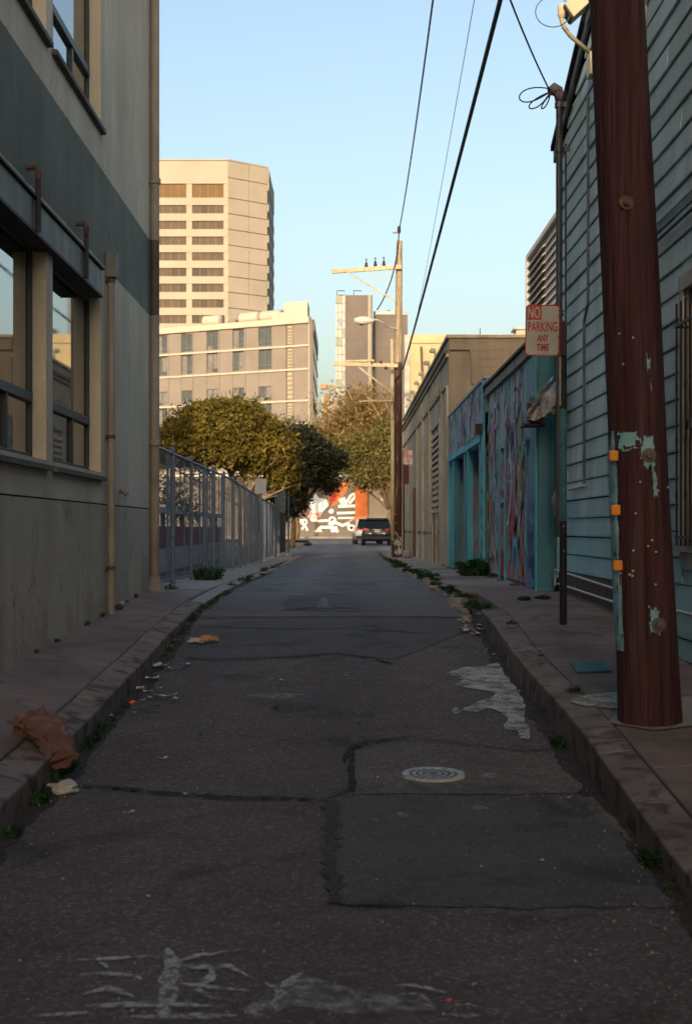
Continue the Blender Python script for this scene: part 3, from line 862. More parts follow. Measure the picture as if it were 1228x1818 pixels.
# service mast with its weather head
ms = thing('service_mast', 'dark electrical service mast with hooded weather head on the gabled house corner', 'mast', (2.46, 16.6, rsw(16.6)))
mx, my = 2.46, 16.35
mz = ZP(178, my)
put('mast_pipe', MB().tube([(mx, my, -.1), (mx, my, mz)], .037, 12), M['mast'], ms)
put('weather_head', MB().tube([(mx, my, mz-.02), (mx, my, mz+.05), (mx-.02, my-.01, mz+.10), (mx-.06, my-.03, mz+.12), (mx-.11, my-.05, mz+.085)], [.045, .058, .07, .072, .05], 12), M['roof_edge'], ms, smooth=True)
for py in (187, 266, 575): 
    zz = ZP(py, my); put('clamp', MB().tube([(mx, my, zz-.03), (mx, my, zz+.03)], .052, 12).box(mx, XS, my-.02, my+.02, zz-.015, zz+.015).box(mx+.05, mx+.085, my-.05, my+.05, zz-.03, zz+.03), M['mast'], ms)
put('side_cable', MB().tube([(mx+.075, my, mz-.5), (mx+.075, my, .6)], .012, 6), M['mast'], ms)

# nearer siding house with the barred window
n0, n1 = -12.0, 12.27
h2 = thing('siding_house', 'near blue grey clapboard house with a barred window at the right edge', 'house', (XS, n1, rsw(n1)))
NH = 5.2
put('wall', MB().box(XS+.005, XS+6, n0, n1, -2.6, NH), M['gap'], h2)
wy0, wy1, wz0, wz1 = 9.2, 10.76, -.10, 1.80
boards(h2, n0, n1-.1, -2.3 + .026, NH-.1, M['siding2'], holes=[(wy0-.12, wy1+.12, wz0-.22, wz1+.12)])
put('corner_board', MB().box(XS-.05, XS+.09, n1-.095, n1+.03, -1.2, NH), M['trim_blue'], h2)
put('roof_trim', MB().box(XS-.16, XS+6, n0, n1+.12, NH+.01, NH+.16), M['trim'], h2)
wdw = put('window', MB().box(XS-.05, XS+.0, wy0-.115, wy0, wz0, wz1).box(XS-.05, XS+.0, wy1, wy1+.115, wz0, wz1).box(XS-.055, XS+.0, wy0-.118, wy1+.118, wz1+.001, wz1+.115), M['trim'], h2)
put('sash', MB().box(XS-.02, XS+.004, wy0+.001, wy1-.001, wz0+.85, wz0+.92).box(XS-.02, XS+.004, wy0+.001, wy0+.05, wz0, wz1-.001).box(XS-.02, XS+.004, wy1-.05, wy1-.001, wz0, wz1-.001), M['trim'], wdw)
put('pane', MB().box(XS-.006, XS+.003, wy0+.051, wy1-.051, wz0+.01, wz1-.01), M['glass'], wdw)
put('sill', MB().box(XS-.11, XS+.0, wy0-.16, wy1+.16, wz0-.075, wz0-.002), M['trim'], wdw)
put('apron', MB().box(XS-.045, XS+.0, wy0-.11, wy1+.11, wz0-.21, wz0-.077), M['trim'], wdw)
M['bar'] = mat('black_iron_bar', (.028, .020, .020), .6, .3, 10, .2, 60)
for (za_, zb3) in ((wz1+.117, 2.028), (-.427, wz0-.212)):
    put('board', MB().box(XS-.016, XS+.004, wy0-.119, wy1+.119, za_, zb3), M['siding2'], h2)
bars = put('window_grille', MB().box(XS-.13, XS-.115, wy0-.10, wy1-.08, wz0+.02, wz0+.045).box(XS-.13, XS-.115, wy0-.10, wy1-.08, wz1-.30, wz1-.275)
           .box(XS-.13, XS-.022, wy1-.1, wy1-.085, wz0+.02, wz0+.04).box(XS-.13, XS-.022, wy1-.1, wy1-.085, wz1-.30, wz1-.28), M['bar'], h2)
nb = 12
for k in range(nb):
    y_ = wy0 - .06 + (wy1-wy0-.06)*k/(nb-1)
    put('bar', MB().tube([(XS-.1225, y_, wz0-.03), (XS-.1225, y_, wz1-.12)], .0085, 6), M['bar'], bars)
    if k % 2: 
        for zz in (.35, .75, 1.15): put('scroll', MB().tube([(XS-.1225, y_+.022*cos(a), wz0+zz+.035*sin(a)) for a in [i*pi/5 for i in range(11)]], .006, 5), M['bar'], bars)
put('cable_run', MB().tube([w2(1160, 396), (xw, yx(1160), ZP(433, yx(1160)))], .010, 6).tube([(xw, yx(1160), ZP(433, yx(1160))), (xw, 7.0, ZP(433, yx(1160)))], .013, 6), M['bar'], h2)
put('drip_edge', MB().box(XS-.05, XS-.034, 7.0, yx(1160), ZP(398, yx(1160))-.012, ZP(398, yx(1160))+.012), M['siding2'], h2)
put('water_pipe', MB().tube([(2.5, 5, -.62), (2.5, 11.9, -.62)], .013, 8), M['conduit_white'], h2)
put('foundation', MB().box(XS-.04, XS+.02, n0, n1, -2.6, -1.0), M['found'], h2)
# ------------------------------------------------------------------ right side: painted shed, garage, beige block
def graffiti_mat(name, base, base2, layers, streak=.3, seed=0.0):
    """sprayed wall: each layer = (colour, noise scale, stretch, low, high)"""
    t = NT(name)
    c = t.ramp(t.noise(1.3, 5), [(.3, base), (.7, base2)])
    for i, (col, scl, vec, lo, hi, zlo, zhi) in enumerate(layers):
        nd = t.n('ShaderNodeTexNoise'); nd.inputs['Scale'].default_value = scl; nd.inputs['Detail'].default_value = 5; nd.inputs['Distortion'].default_value = .9
        mp = t.n('ShaderNodeMapping'); mp.inputs['Scale'].default_value = vec; mp.inputs['Location'].default_value = (3.7*i+seed, 1.3*i, 2.1*i)
        t.l(t.geo.outputs['Position'], mp.inputs['Vector']); t.l(mp.outputs[0], nd.inputs['Vector'])
        k = t.ramp(nd.outputs['Fac'], [(lo, 0), (hi, 1)])
        z = t.math('ADD', t.xyz()[2], t.math('MULTIPLY', t.math('SUBTRACT', t.noise(2, 3), .5), .5))
        zz = t.math('MULTIPLY', t.math('GREATER_THAN', z, zlo), t.math('LESS_THAN', z, zhi))
        c = t.mix(t.math('MULTIPLY', k, zz), c, col)
    st = t.ramp(t.noise(1.0, 6, vec=(4, 4, .4)), [(.3, 1-streak), (.62, 1.0)])
    c = t.mix(1.0, c, st, 'MULTIPLY')
    fine = t.noise(60, 4)
    t.bump(fine, .25, .008)
    return t.fin(c, .75, 0, .3)
PK, RD, LI, TE = (.38, .18, .22), (.42, .10, .11), (.37, .32, .44), (.10, .34, .40)
M['shed_wall'] = graffiti_mat('sprayed_grey_wall', (.20, .34, .385), (.30, .425, .455), [
    ((.38, .39, .38), 1.2, (1.6, 1.6, .35), .50, .58, -2, 5), (LI, 2.0, (1.5, 1.5, .4), .57, .61, -.9, 1.6), (PK, 1.3, (1.4, 1.4, .7), .53, .565, -1, 1.1),
    (RD, 1.7, (1.3, 1.3, .7), .535, .555, -.95, .6), ((.30, .17, .12), 1.5, (2, 2, .5),   .56, .6, .8, 2.2), ((.05, .06, .08), 3.1, (1.2, 1.2, .8), .60, .615, -.4, 2.2)])
M['garage_wall'] = graffiti_mat('sprayed_blue_wall', (.15, .30, .36), (.24, .37, .42), [
    ((.33, .35, .36), 1.6, (2.2, 2.2, .4), .52, .58, -2, 5), (LI, 2.4, (1.4, 1.4, .8), .52, .56, .9, 2.3), ((.09, .075, .12), 3.0, (1.2, 1.2, .9), .56, .575, 1.3, 2.4),
    (PK, 2.0, (2, 2, .5), .54, .57, -.9, 1.3), (TE, 2.0, (2, 2, .5), .6, .63, -1, 1.0)])
M['teal'] = mat('teal_paint', (.055, .205, .29), .6, .25, 1.5, .2, 40, streak=.35)
M['teal_pale'] = mat('pale_teal_paint', (.085, .39, .53), .6, .25, 1.5, .2, 40, streak=.35)
M['door_art'] = graffiti_mat('sprayed_door', (.10, .36, .46), (.20, .44, .52), [
    ((.03, .10, .20), 1.7, (2, 2, .7), .52, .55, -1, 1.6), ((.22, .05, .07), 2.2, (2, 2, .6), .58, .6, -1, .8), ((.30, .30, .32), 2.6, (1.6, 1.6, .5), .60, .62, -1, 1.4), ((.018, .018, .02), 2.4, (1.5, 1.5, 1.2), .60, .615, -1, .9),
    ((.05, .20, .11), 2.9, (1.5, 1.5, 1.0), .63, .65, -.9, 1.3)], seed=4)
M['maroon'] = mat('maroon_panel', (.075, .022, .024), .7, .2)
M['blue_door'] = mat('dark_blue_door', (.02, .055, .085), .6, .3)
M['fascia'] = mat('weathered_fascia', (.27, .27, .25), .75, .3, 3, .3, 30, streak=.45)

XG = 2.35
sh = thing('painted_shed', 'flat roofed shed covered in pink and grey graffiti beside the clapboard house', 'shed', (XG, 20, rsw(20)))
sy0, sy1, sz = 17.22, 23.25, 2.16
dy0, dy1 = 20.75, 21.5       # door opening
zb_ = -.95
put('wall', wall_grid(XG, 18.35, sy1, zb_+.24, sz, [(dy0, dy1, zb_+.24, 1.2)], .22), M['shed_wall'], sh)
put('rear_wall', MB().box(XG+.24, 6.5, 17.3, sy1, -1.2, sz-.02), M['inside'], sh)
put('end_wall', MB().box(XG+.001, XG+.24, sy1-.1, sy1-.002, -1.2, sz-.01), M['shed_wall'], sh)
put('base_course', MB().box(XG+.03, XG+.2, 17.3, sy1-.12, -1.2, zb_+.235), M['found'], sh)
o = put('teal_bay', MB().box(XG-.02, XG+.2, 17.24, 18.345, zb_+.12, sz-.01), M['teal'], sh); bevel(o, .01, 1)
put('corner_trim', MB().box(XG-.040, XG-.022, 17.235, 17.29, zb_+.12, sz-.02), M['teal_pale'], sh)
put('bay_vent', MB().box(XG-.028, XG-.021, 17.55, 17.75, -.62, -.35), M['blue_door'], sh)
dr = put('door', MB().box(XG+.16, XG+.2, dy0, dy1, zb_+.24, 1.195), M['blue_door'], sh)
for zz, h_, m in ((-.55, .18, 'maroon'), (-.32, .14, 'rust'), (.05, .12, 'bar'), (.55, .2, 'teal')):
    put('sprayed_panel', MB().box(XG+.152, XG+.159, dy0+.02, dy1-.02, zz, zz+h_), M[m], dr)
put('door_jamb', MB().box(XG-.035, XG+.1, dy0-.09, dy0-.002, zb_+.1, 1.28).box(XG-.03, XG+.1, dy1+.002, dy1+.07, zb_+.1, 1.26), M['teal_pale'], sh)
o = put('fascia_board', MB().box(XG-.06, XG+.02, 17.2, sy1+.03, sz+.002, sz+.13), M['fascia'], sh)
put('roof', MB().box(XG-.1, 6.5, 17.2, sy1+.05, sz+.135, sz+.175), M['roof_edge'], sh)
for y_, w_ in ((18.75, .05), (19.6, .04), (20.3, .05), (22.2, .05)): put('batten', MB().box(XG-.014, XG-.001, y_, y_+w_, zb_+.25, sz-.005), M['shed_wall'], sh)
# red drips running down the sprayed panel
rs = random.Random(21)
M['red_paint'] = mat('dull_red_spray', (.36, .08, .09), .7, .3, 6, .1, 40)
M['pink_paint'] = mat('dull_pink_spray', (.38, .19, .23), .7, .3, 6, .1, 40)
for i in range(16):
    y_ = 18.45 + rs.random()*2.2; zt = rs.uniform(-.35, .55); L = rs.uniform(.3, 1.0); w_ = rs.uniform(.02, .05)
    pts = []; n_ = 9
    for q in range(n_+1): 
        t_ = q/n_; pts.append((y_ + .06*sin(t_*3+i), zt - L*t_, w_*(1-.75*t_)))
    mb = MB()
    for (a, b, ww) in pts: mb.v += [(XG-.0165-.0003*i, a-ww, b), (XG-.0165-.0003*i, a+ww, b)]
    for q in range(n_): mb.f.append((2*q, 2*q+1, 2*q+3, 2*q+2))
    put('paint_drip', mb, M['red_paint'] if i % 2 else M['pink_paint'], sh, fix=False)
for i, (yc_, zc_, r1, sweep) in enumerate([(19.9, -.35, .28, 4.4), (19.0, -.30, .34, 3.6), (19.45, .35, .42, 4.0), (20.3, .2, .25, 5.0)]):
    mb = MB(); n_ = 18
    for q in range(n_+1):
        a = .3 + sweep*q/n_; w_ = .06*(.5 + .5*sin(pi*q/n_))
        for s_ in (-1, 1): mb.v.append((XG-.022-.0006*i, yc_ + (r1*.8+s_*w_)*cos(a), zc_ + (r1*1.3+s_*w_)*sin(a)))
    for q in range(n_): mb.f.append((2*q, 2*q+1, 2*q+3, 2*q+2))
    put('paint_swirl', mb, M['red_paint'] if i != 2 else M['pink_paint'], sh, fix=False)

# layered tags and scrawl over the shed and garage
TAGC = [mat('spray_' + nm, c_, .7, .3, 7, .1, 40) for nm, c_ in (('crimson', (.40, .07, .09)), ('rose', (.45, .22, .27)), ('lilac', (.38, .32, .50)), ('chalk', (.55, .57, .58)), ('navy', (.03, .06, .16)), ('turquoise', (.06, .42, .50)), ('soot', (.02, .02, .022)), ('ochre', (.45, .30, .08)))]
tg = random.Random(44)
def scrawl(parent, x, y0, y1, z0, z1, n, wmin, wmax, size, cols=None):
    for i in range(n):
        yc_, zc_ = tg.uniform(y0, y1), tg.uniform(z0, z1); an = tg.uniform(0, 6.28); turn = tg.uniform(-.55, .55); st_ = size*tg.uniform(.5, 1.2)/12; w_ = tg.uniform(wmin, wmax)
        pts = []
        for q in range(15):
            pts.append((yc_, zc_)); yc_ += st_*cos(an)*.8; zc_ += st_*sin(an)*1.25; an += turn + tg.uniform(-.25, .25)
            if tg.random() < .08: an += pi*.8
        pts = [(min(max(a, y0), y1), min(max(b, z0), z1)) for a, b in pts]
        mb = MB()
        for q, (a, b) in enumerate(pts):
            p0, p1 = pts[max(q-1, 0)], pts[min(q+1, 14)]; tx, tz = p1[0]-p0[0], p1[1]-p0[1]; L_ = max(1e-4, sqrt(tx*tx+tz*tz)); w2_ = w_*(.6 + .4*sin(pi*q/14))
            mb.v += [(x - .0004*i, a - tz/L_*w2_, b + tx/L_*w2_), (x - .0004*i, a + tz/L_*w2_, b - tx/L_*w2_)]
        for q in range(14): mb.f.append((2*q, 2*q+1, 2*q+3, 2*q+2))
        put('paint_scrawl', mb, (cols or TAGC)[tg.randrange(len(cols or TAGC))], parent, fix=False)
scrawl(sh, XG-.030, 18.5, 20.6, -.6, 1.9, 34, .02, .07, 1.3)
scrawl(sh, XG-.030, 21.6, 23.15, -.5, 1.9, 20, .02, .06, 1.1)
scrawl(sh, XG-.045, 17.4, 18.25, -.6, 1.6, 12, .015, .045, .8, [TAGC[4], TAGC[5], TAGC[6]])
# wall lamp wrapped in crumpled plastic
M['foil'] = mat('silvery_plastic', (.33, .34, .37), .28, .3, 7, .6, 14, metal=.25, bdist=.03)
M['box_grey'] = mat('grey_meter_box', (.10, .115, .12), .5, .2)
wlp = thing('wrapped_wall_box', 'meter box under crumpled silver plastic on the teal bay of the graffiti shed', 'meter box', (2.3, 17.0, .9))
def wp(px, py, d): return P(px, py, d)
o = put('box', MB().box(2.18, 2.345, 16.78, 17.1, ZP(752, 16.9), ZP(712, 16.9)), M['box_grey'], wlp); bevel(o, .01, 1)
put('box_lid', MB().box(2.14, 2.19, 16.72, 16.76, ZP(750, 16.8), ZP(716, 16.8)).box(2.10, 2.36, 16.74, 17.12, ZP(753, 16.9)-.03, ZP(753, 16.9)-.002), M['bar'], wlp)
put('dial', MB().lathe([(.085, -.02), (.085, .05), (.06, .075)], (2.22, 16.66, ZP(735, 16.7)), 16, axis='y'), M['trim'], wlp)
def crumple(pts_top, name, m, parent, seed, amp=.03, nx=9, ny=7):
    """a rumpled sheet through four corners"""
    r = random.Random(seed); mb = MB(); A, B, C, D = [Vector(p) for p in pts_top]
    for j in range(ny+1):
        for i in range(nx+1):
            u, v = i/nx, j/ny
            q = A*(1-u)*(1-v) + B*u*(1-v) + C*u*v + D*(1-u)*v
            nz = mnoise.noise_vector(q*7 + Vector((seed, 0, 0)))
            mb.v.append(q + nz*amp + Vector((r.uniform(-1, 1), r.uniform(-1, 1), r.uniform(-1, 1)))*amp*.35)
    for j in range(ny):
        for i in range(nx):
            a = j*(nx+1)+i; mb.f += [(a, a+1, a+nx+2), (a, a+nx+2, a+nx+1)]
    return put(name, mb, m, parent, fix=False)
d_ = 16.7
crumple([wp(934, 752, d_-.12), wp(954, 700, d_-.25), wp(985, 668, d_), wp(972, 690, d_+.2)], 'plastic_fold', M['foil'], wlp, 1, .03)
crumple([wp(958, 742, d_-.2), wp(996, 722, d_-.2), wp(997, 672, d_), wp(962, 700, d_-.05)], 'plastic_fold', M['foil'], wlp, 2, .045)
crumple([wp(944, 742, d_-.05), wp(975, 735, d_-.3), wp(992, 690, d_-.15), wp(955, 712, d_+.1)], 'plastic_fold', M['foil'], wlp, 3, .05)
vt = thing('vent_hood', 'small crumpled pale vent hood low on the teal bay near the post', 'vent', P(985, 885, 16.9))
crumple([P(978, 888, 16.8), P(985, 915, 16.8), P(999, 905, 16.9), P(994, 848, 16.9)], 'hood', M['foil'], vt, 5, .03)
put('pipe', MB().tube([P(985, 875, 16.95), P(1004, 873, 16.7)], .02, 8), M['trim'], vt)

# garage with sprayed doors
XA = 2.3
ga = thing('painted_garage', 'low blue garage front with sprayed doors between posts before the beige block', 'garage', (XA, 27, rsw(27)))
gy0, gy1, gz1 = 23.32, 31.45, 2.45
bays = [(23.75, 26.3), (26.85, 29.4), (29.75, 31.0)]
zg = -.93
put('wall', wall_grid(XA, gy0, gy1, zg, gz1, [(a, b, zg, 1.42) for a, b in bays], .35), M['garage_wall'], ga)
put('rear_wall', MB().box(XA+.36, 6.5, gy0, gy1, -1.2, gz1-.03), M['inside'], ga)
put('end_wall', MB().box(XA+.002, 6.5, gy0+.001, gy0+.1, 1.9, gz1-.002), M['garage_wall'], ga)
put('roof_edge', MB().box(XA-.03, 6.5, gy0-.02, gy1, gz1+.002, gz1+.05), M['trim_blue'], ga)
put('corner_post', MB().box(XA-.04, XA-.002, gy0+.002, gy0+.30, zg, gz1-.01), M['teal_pale'], ga)
for i, (a, b) in enumerate(bays):
    n_ = 5
    for k in range(n_):
        y_ = a + (b-a)*k/n_
        put('door_panel', MB().box(XA+.26 + .012*(k % 2), XA+.3, y_+.008, y_ + (b-a)/n_ - .008, zg+.02, 1.41), M['door_art'], ga)
    for y_ in (a+.03, b-.13): put('post', MB().box(XA-.05, XA+.06, y_, y_+.10, zg-.03, 1.42), M['teal'] if i % 2 else M['teal_pale'], ga)
    put('lintel', MB().box(XA-.06, XA-.003, a-.1, b+.12, 1.44, 1.56), M['teal_pale'], ga)
ya, yb = 23.32, 23.72
for k, zz in enumerate((.9, .55, .2, -.05, -.3, -.52, -.72)):
    put('painted_stripe', MB().prism([(XA-.0435, ya+.05, zz), (XA-.0435, ya+.29, zz+.07), (XA-.0435, ya+.29, zz+.13), (XA-.0435, ya+.05, zz+.07)], (-.002, 0, 0)), M['bar'], ga)
a, b = bays[0]
put('sprayed_patch', MB().box(XA+.235, XA+.25, a+1.4, b-.25, .30, 1.05), M['maroon'], ga)
M['green_spray'] = mat('green_spray', (.09, .25, .06), .7, .2)
put('sprayed_patch', MB().box(XA+.230, XA+.25, a+1.3, b-.2, .22, .29).box(XA+.23, XA+.25, a+1.35, b-.2, 1.06, 1.16), M['green_spray'], ga)
put('sprayed_patch', MB().prism([(XA+.23, a+1.3, .05), (XA+.23, b-.25, .16), (XA+.23, b-.3, .04), (XA+.23, a+1.6, -.04)], (.01, 0, 0)), M['red_paint'], ga)
put('edge_stripe', MB().box(XA-.068, XA-.0605, gy0+.1, bays[0][1]+.1, 1.56, 1.60), M['green_spray'], ga)
scrawl(ga, XA-.006, 23.8, 31.2, 1.62, 2.4, 30, .02, .06, .8, [TAGC[2], TAGC[3], TAGC[4], TAGC[6], TAGC[1]])
for a_, b_ in bays: scrawl(ga, XA+.225, a_+.1, b_-.15, -.8, 1.3, 16, .03, .09, 1.0)
put('small_lamp', MB().box(XA-.16, XA-.04, 23.36, 23.5, 1.55, 1.72), M['bar'], ga)

# beige block
M['beige_stucco'] = mat('beige_stucco', (.40, .345, .265), .85, .18, 1.2, .25, 50, streak=.28)
M['beige_dark'] = mat('brown_cornice', (.10, .065, .05), .8, .25, 4)
M['louver'] = mat('beige_louver', (.34, .29, .22), .8, .15, 3)
M['tan_front'] = mat('weathered_tan_front', (.235, .185, .135), .85, .15, 1.0, .25, 40, streak=.2)
bb = thing('beige_block', 'single storey beige stucco block with cornice and louvred bay on the right', 'building', (XA, 31.5, rsw(31.5)))
by0, by1, bz = 31.52, 56.0, 4.22
put('wall', MB().box(XA, XA+.4, by0+.2, by1, -1.2, bz-.02), M['beige_stucco'], bb)
put('front_wall', MB().box(XA+.001, 12, by0, by0+.198, -1.2, bz), M['tan_front'], bb)
for k in range(9):
    put('board_mark', MB().box(XA+.06, 11.8, by0-.006, by0-.001, 2.62+k*.19, 2.632+k*.19), M['tan_front'], bb)
put('parapet_cap', MB().box(XA-.05, XA+.5, by0-.05, by1, bz+.002, bz+.07).box(XA+.5, 12, by0-.05, by0+.3, bz+.002, bz+.065), M['beige_stucco'], bb)
put('roof', MB().box(XA+.4, 12, by0+.2, by1, bz-.4, bz-.3), M['cap'], bb)
put('cornice', MB().box(XA-.10, XA-.002, by0+.001, by1, 3.88, 3.96), M['beige_dark'], bb)
put('cornice', MB().box(XA-.06, XA-.002, by0+.002, by1, 3.80, 3.875), M['beige_stucco'], bb)
put('frieze', MB().box(XA-.05, XA-.002, by0+.5, by1, 3.18, 3.24), M['beige_stucco'], bb)
for y_ in (31.55, 33.3, 38.2, 41.5, 44.8, 48.1, 51.4): put('pilaster', MB().box(XA-.05, XA-.002, y_, y_+.32, -1.1, 3.175), M['beige_stucco'], bb)
for y_ in (34.0, 35.2, 36.4, 38.8, 40.0, 42.2, 43.4): put('frieze_panel', MB().box(XA-.03, XA-.002, y_, y_+.8, 3.3, 3.74), M['beige_stucco'], bb)
for k in range(13):
    put('louver_slat', MB().prism([(XA-.002, 33.9, .42+k*.155), (XA-.06, 33.9, .39+k*.155), (XA-.06, 33.9, .41+k*.155), (XA-.002, 33.9, .52+k*.155)], (0, 2.9, 0)), M['louver'], bb)
put('louver_frame', MB().box(XA-.07, XA-.002, 33.75, 33.895, .3, 2.5).box(XA-.07, XA-.002, 36.81, 36.95, .3, 2.5).box(XA-.07, XA-.002, 33.75, 36.95, 2.505, 2.62), M['beige_stucco'], bb)
put('doorway', MB().box(XA-.012, XA-.003, 35.3, 36.7, -.98, 1.25), M['inside'], bb)
put('door_frame', MB().box(XA-.07, XA-.002, 35.2, 35.295, -1, 1.3).box(XA-.07, XA-.002, 36.705, 36.8, -1, 1.3), M['beige_stucco'], bb)
for k in range(9): put('hinge_strap', MB().box(XA-.03, XA-.004, 34.35, 35.1, -.7+k*.21, -.66+k*.21), M['louver'], bb)
put('base_mould', MB().box(XA-.025, XA-.002, 36.9, by1, -.15, -.09), M['beige_dark'], bb)
put('drain_pipe', MB().tube([(XA+.02, by0-.05, ZP(620, by0)), (XA+.45, by0-.05, ZP(620, by0)), (XA+.5, by0-.05, ZP(628, by0)), (XA+.52, by0-.05, ZP(682, by0))], .03, 8), M['tan_front'], bb)
for k, y_ in enumerate((45.5, 46.2)): put('riser_pipe', MB().tube([(XA-.06, y_, -.9), (XA-.06, y_, 1.3)], .03, 6), M['beige_dark'], bb)
for k in range(7):
    y_ = 36 + k*2.7; z_ = 4.28
    put('roof_bracket', MB().tube([(XA-.02, y_, z_), (XA-.02, y_, z_+.18), (XA-.08, y_, z_+.22)], .03, 6).lathe([(.07, z_+.16), (.09, z_+.22), (.04, z_+.28)], (XA-.08, y_, 0), 8), M['trim'], bb)

# sunlit yellow block behind
M['yellow_stucco'] = mat('yellow_stucco', (.46, .37, .21), .85, .12, .8, .2, 30, streak=.15)
yb_ = thing('yellow_block', 'sunlit yellow stucco block rising behind the beige block', 'building', (2.5, 58, -1))
put('wall', MB().box(2.65, 24, 58, 68, -1.3, 7.85), M['yellow_stucco'], yb_)
put('corner_pilaster', MB().box(2.42, 2.648, 57.9, 58.4, -1.3, 7.88), M['trim'], yb_)
put('parapet', MB().box(2.6, 24.05, 57.93, 57.998, 7.55, 7.9), M['yellow_stucco'], yb_)
put('roof_hut', MB().box(7.1, 7.6, 59, 60, 7.86, 8.25), M['trim'], yb_)
put('roof_hut_lid', MB().box(7.0, 7.7, 58.9, 60.1, 8.252, 8.33), M['trim'], yb_)
put('antenna', MB().tube([(5.6, 59, 7.86), (5.6, 59, 8.3)], .02, 6), M['bar'], yb_)
put('down_spout', MB().tube([(3.1, 57.9, 7.4), (3.15, 57.9, 6.2), (3.3, 57.9, 4.9)], .05, 6), M['beige_dark'], yb_)

# louvred tower beyond the clapboard house
M['louver_pale'] = mat('pale_louvre', (.30, .30, .30), .6, .15, 1, .1, 20)
M['louver_back'] = mat('grey_louvre_back', (.15, .155, .16), .7, .2, .6)
lt = thing('louvred_tower', 'pale louvred tower showing above the no parking sign', 'building', (27, 210, -1))
put('wall', MB().box(27.36, 29.9, 180, 210, -1.3, 39.6), M['louver_back'], lt)
sl_me = MB().prism([(-.16, 0, 0), (0, 0, .14), (0, 0, .19), (-.17, 0, .05)], (0, 1, 0)).mesh('louver_slat'); sl_me.materials.append(M['louver_pale'])
z = -.5
while z < 39.0:
    inst('louver_slat', sl_me, Vector((27.33, 193.8, z)) - wl(lt), lt, scale=(3, 16.1, 3))
    inst('louver_slat', sl_me, Vector((27.33, 180.1, z)) - wl(lt), lt, scale=(1.35, 13.1, 3))
    z += 1.14
put('edge_fin', MB().box(26.7, 27.36, 210.01, 210.6, -1.3, 40.0), M['louver_pale'], lt)
put('roof_edge', MB().box(26.76, 30, 180, 210.6, 39.62, 40.3), M['louver_pale'], lt)
# ------------------------------------------------------------------ utility poles
def pole_mat(name, col, col2, stain=None, shade_z=0):
    t = NT(name)
    g = t.noise(1.0, 7, vec=(24, 24, .8), dist=.4)
    g2 = t.noise(1.0, 5, vec=(75, 75, 2.2), dist=.3)
    c = t.ramp(g, [(.28, sc(col, .45)), (.5, col), (.75, col2)])
    c = t.mix(.7, c, t.ramp(g2, [(.3, .3), (.5, .5), (.72, .7)]), 'OVERLAY')
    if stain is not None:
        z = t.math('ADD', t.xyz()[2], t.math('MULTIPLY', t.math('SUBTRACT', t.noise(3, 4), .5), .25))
        c = t.mix(t.math('LESS_THAN', z, shade_z), c, t.mix(.5, stain, t.ramp(g, [(.3, sc(stain, .6)), (.7, sc(stain, 1.5))])))
    wear = t.ramp(t.noise(1.0, 6, vec=(11, 11, .9), dist=.6), [(.56, 0), (.70, .5)])
    c = t.mix(wear, c, (.105, .068, .070) if stain is None else sc(col2, 1.3))
    dark = t.ramp(t.noise(1.0, 6, vec=(38, 38, 1.1), dist=.5), [(.26, .55), (.33, 1.0)])
    c = t.mix(1.0, c, dark, 'MULTIPLY')
    chips = t.ramp(t.noise(9, 7, vec=(2, 2, .7), rough=.7), [(.70, 0), (.73, .7)])
    c = t.mix(chips, c, sc(col2, 1.9))
    h = t.math('ADD', t.math('ADD', g, t.math('MULTIPLY', dark, .6)), t.math('MULTIPLY', g2, .6))
    t.bump(h, .8, .03)
    return t.fin(c, .85, 0, .2)
M['pole_brown'] = pole_mat('brown_painted_pole', (.056, .023, .029), (.078, .035, .042))
M['pole_tan'] = pole_mat('tan_weathered_pole', (.30, .23, .15), (.42, .33, .21), stain=(.062, .032, .028), shade_z=5.35)  # brown wood below the shadow line, its shade painted into the colour
M['arm_wood'] = mat('pale_crossarm_wood', (.42, .34, .21), .8, .2, 6, .3, 40)
M['teal_chip'] = mat('chipped_teal_paint', (.18, .36, .44), .7, .25, 14, .3, 50)
M['teal_board'] = mat('flaking_teal_board', (.18, .36, .48), .75, .35, 8, .6, 40, col2=(.06, .05, .055), c2fac=.56)
M['reflector'] = mat('orange_reflector', (.62, .22, .02), .35, .1, 10, .05)
M['insulator'] = mat('brown_insulator', (.05, .03, .03), .3, .1)
M['cable'] = mat('black_cable', (.012, .012, .014), .6, .1)
M['lampgrey'] = mat('pale_lamp_metal', (.50, .47, .40), .5, .12)

def pole_mesh(b, t_, r0, r1, nseg=60, ns=28, seed=0, amp=.010):
    mb = MB(); b = Vector(b); t_ = Vector(t_)
    for i in range(nseg+1):
        u = i/nseg; c_ = b.lerp(t_, u); r = r0 + (r1-r0)*u
        if u < .03: r *= 1 + (.03-u)*1.2
        for k in range(ns):
            a = 2*pi*k/ns
            n_ = mnoise.noise((cos(a)*2.2+seed, sin(a)*2.2, c_.z*.35)) + .6*mnoise.noise((cos(a)*7+seed, sin(a)*7, c_.z*.8))
            rr_ = r + amp*n_
            mb.v.append((c_.x + rr_*cos(a), c_.y + rr_*sin(a), c_.z))
    for i in range(nseg):
        for k in range(ns): mb.f.append((i*ns+k, i*ns+(k+1) % ns, (i+1)*ns+(k+1) % ns, (i+1)*ns+k))
    mb.f.append(tuple(range(nseg*ns, (nseg+1)*ns)))
    return mb
PD = 8.3
pb = Vector((XP(1154, PD), PD, rsw_z(1.78, PD)-.02)); ptop = Vector((XP(1154, PD) - .194*(10.6/4.28), PD, 9.4))
def pole_c(z): return pb.lerp(ptop, (z-pb.z)/(ptop.z-pb.z))
np_ = thing('utility_pole', 'thick brown wooden utility pole standing near on the right pavement', 'utility pole', pb)
put('shaft', pole_mesh(pb, ptop, .178, .118), M['pole_brown'], np_, smooth=True)
def pr(z): return .178 + (.118-.178)*(z-pb.z)/(ptop.z-pb.z)
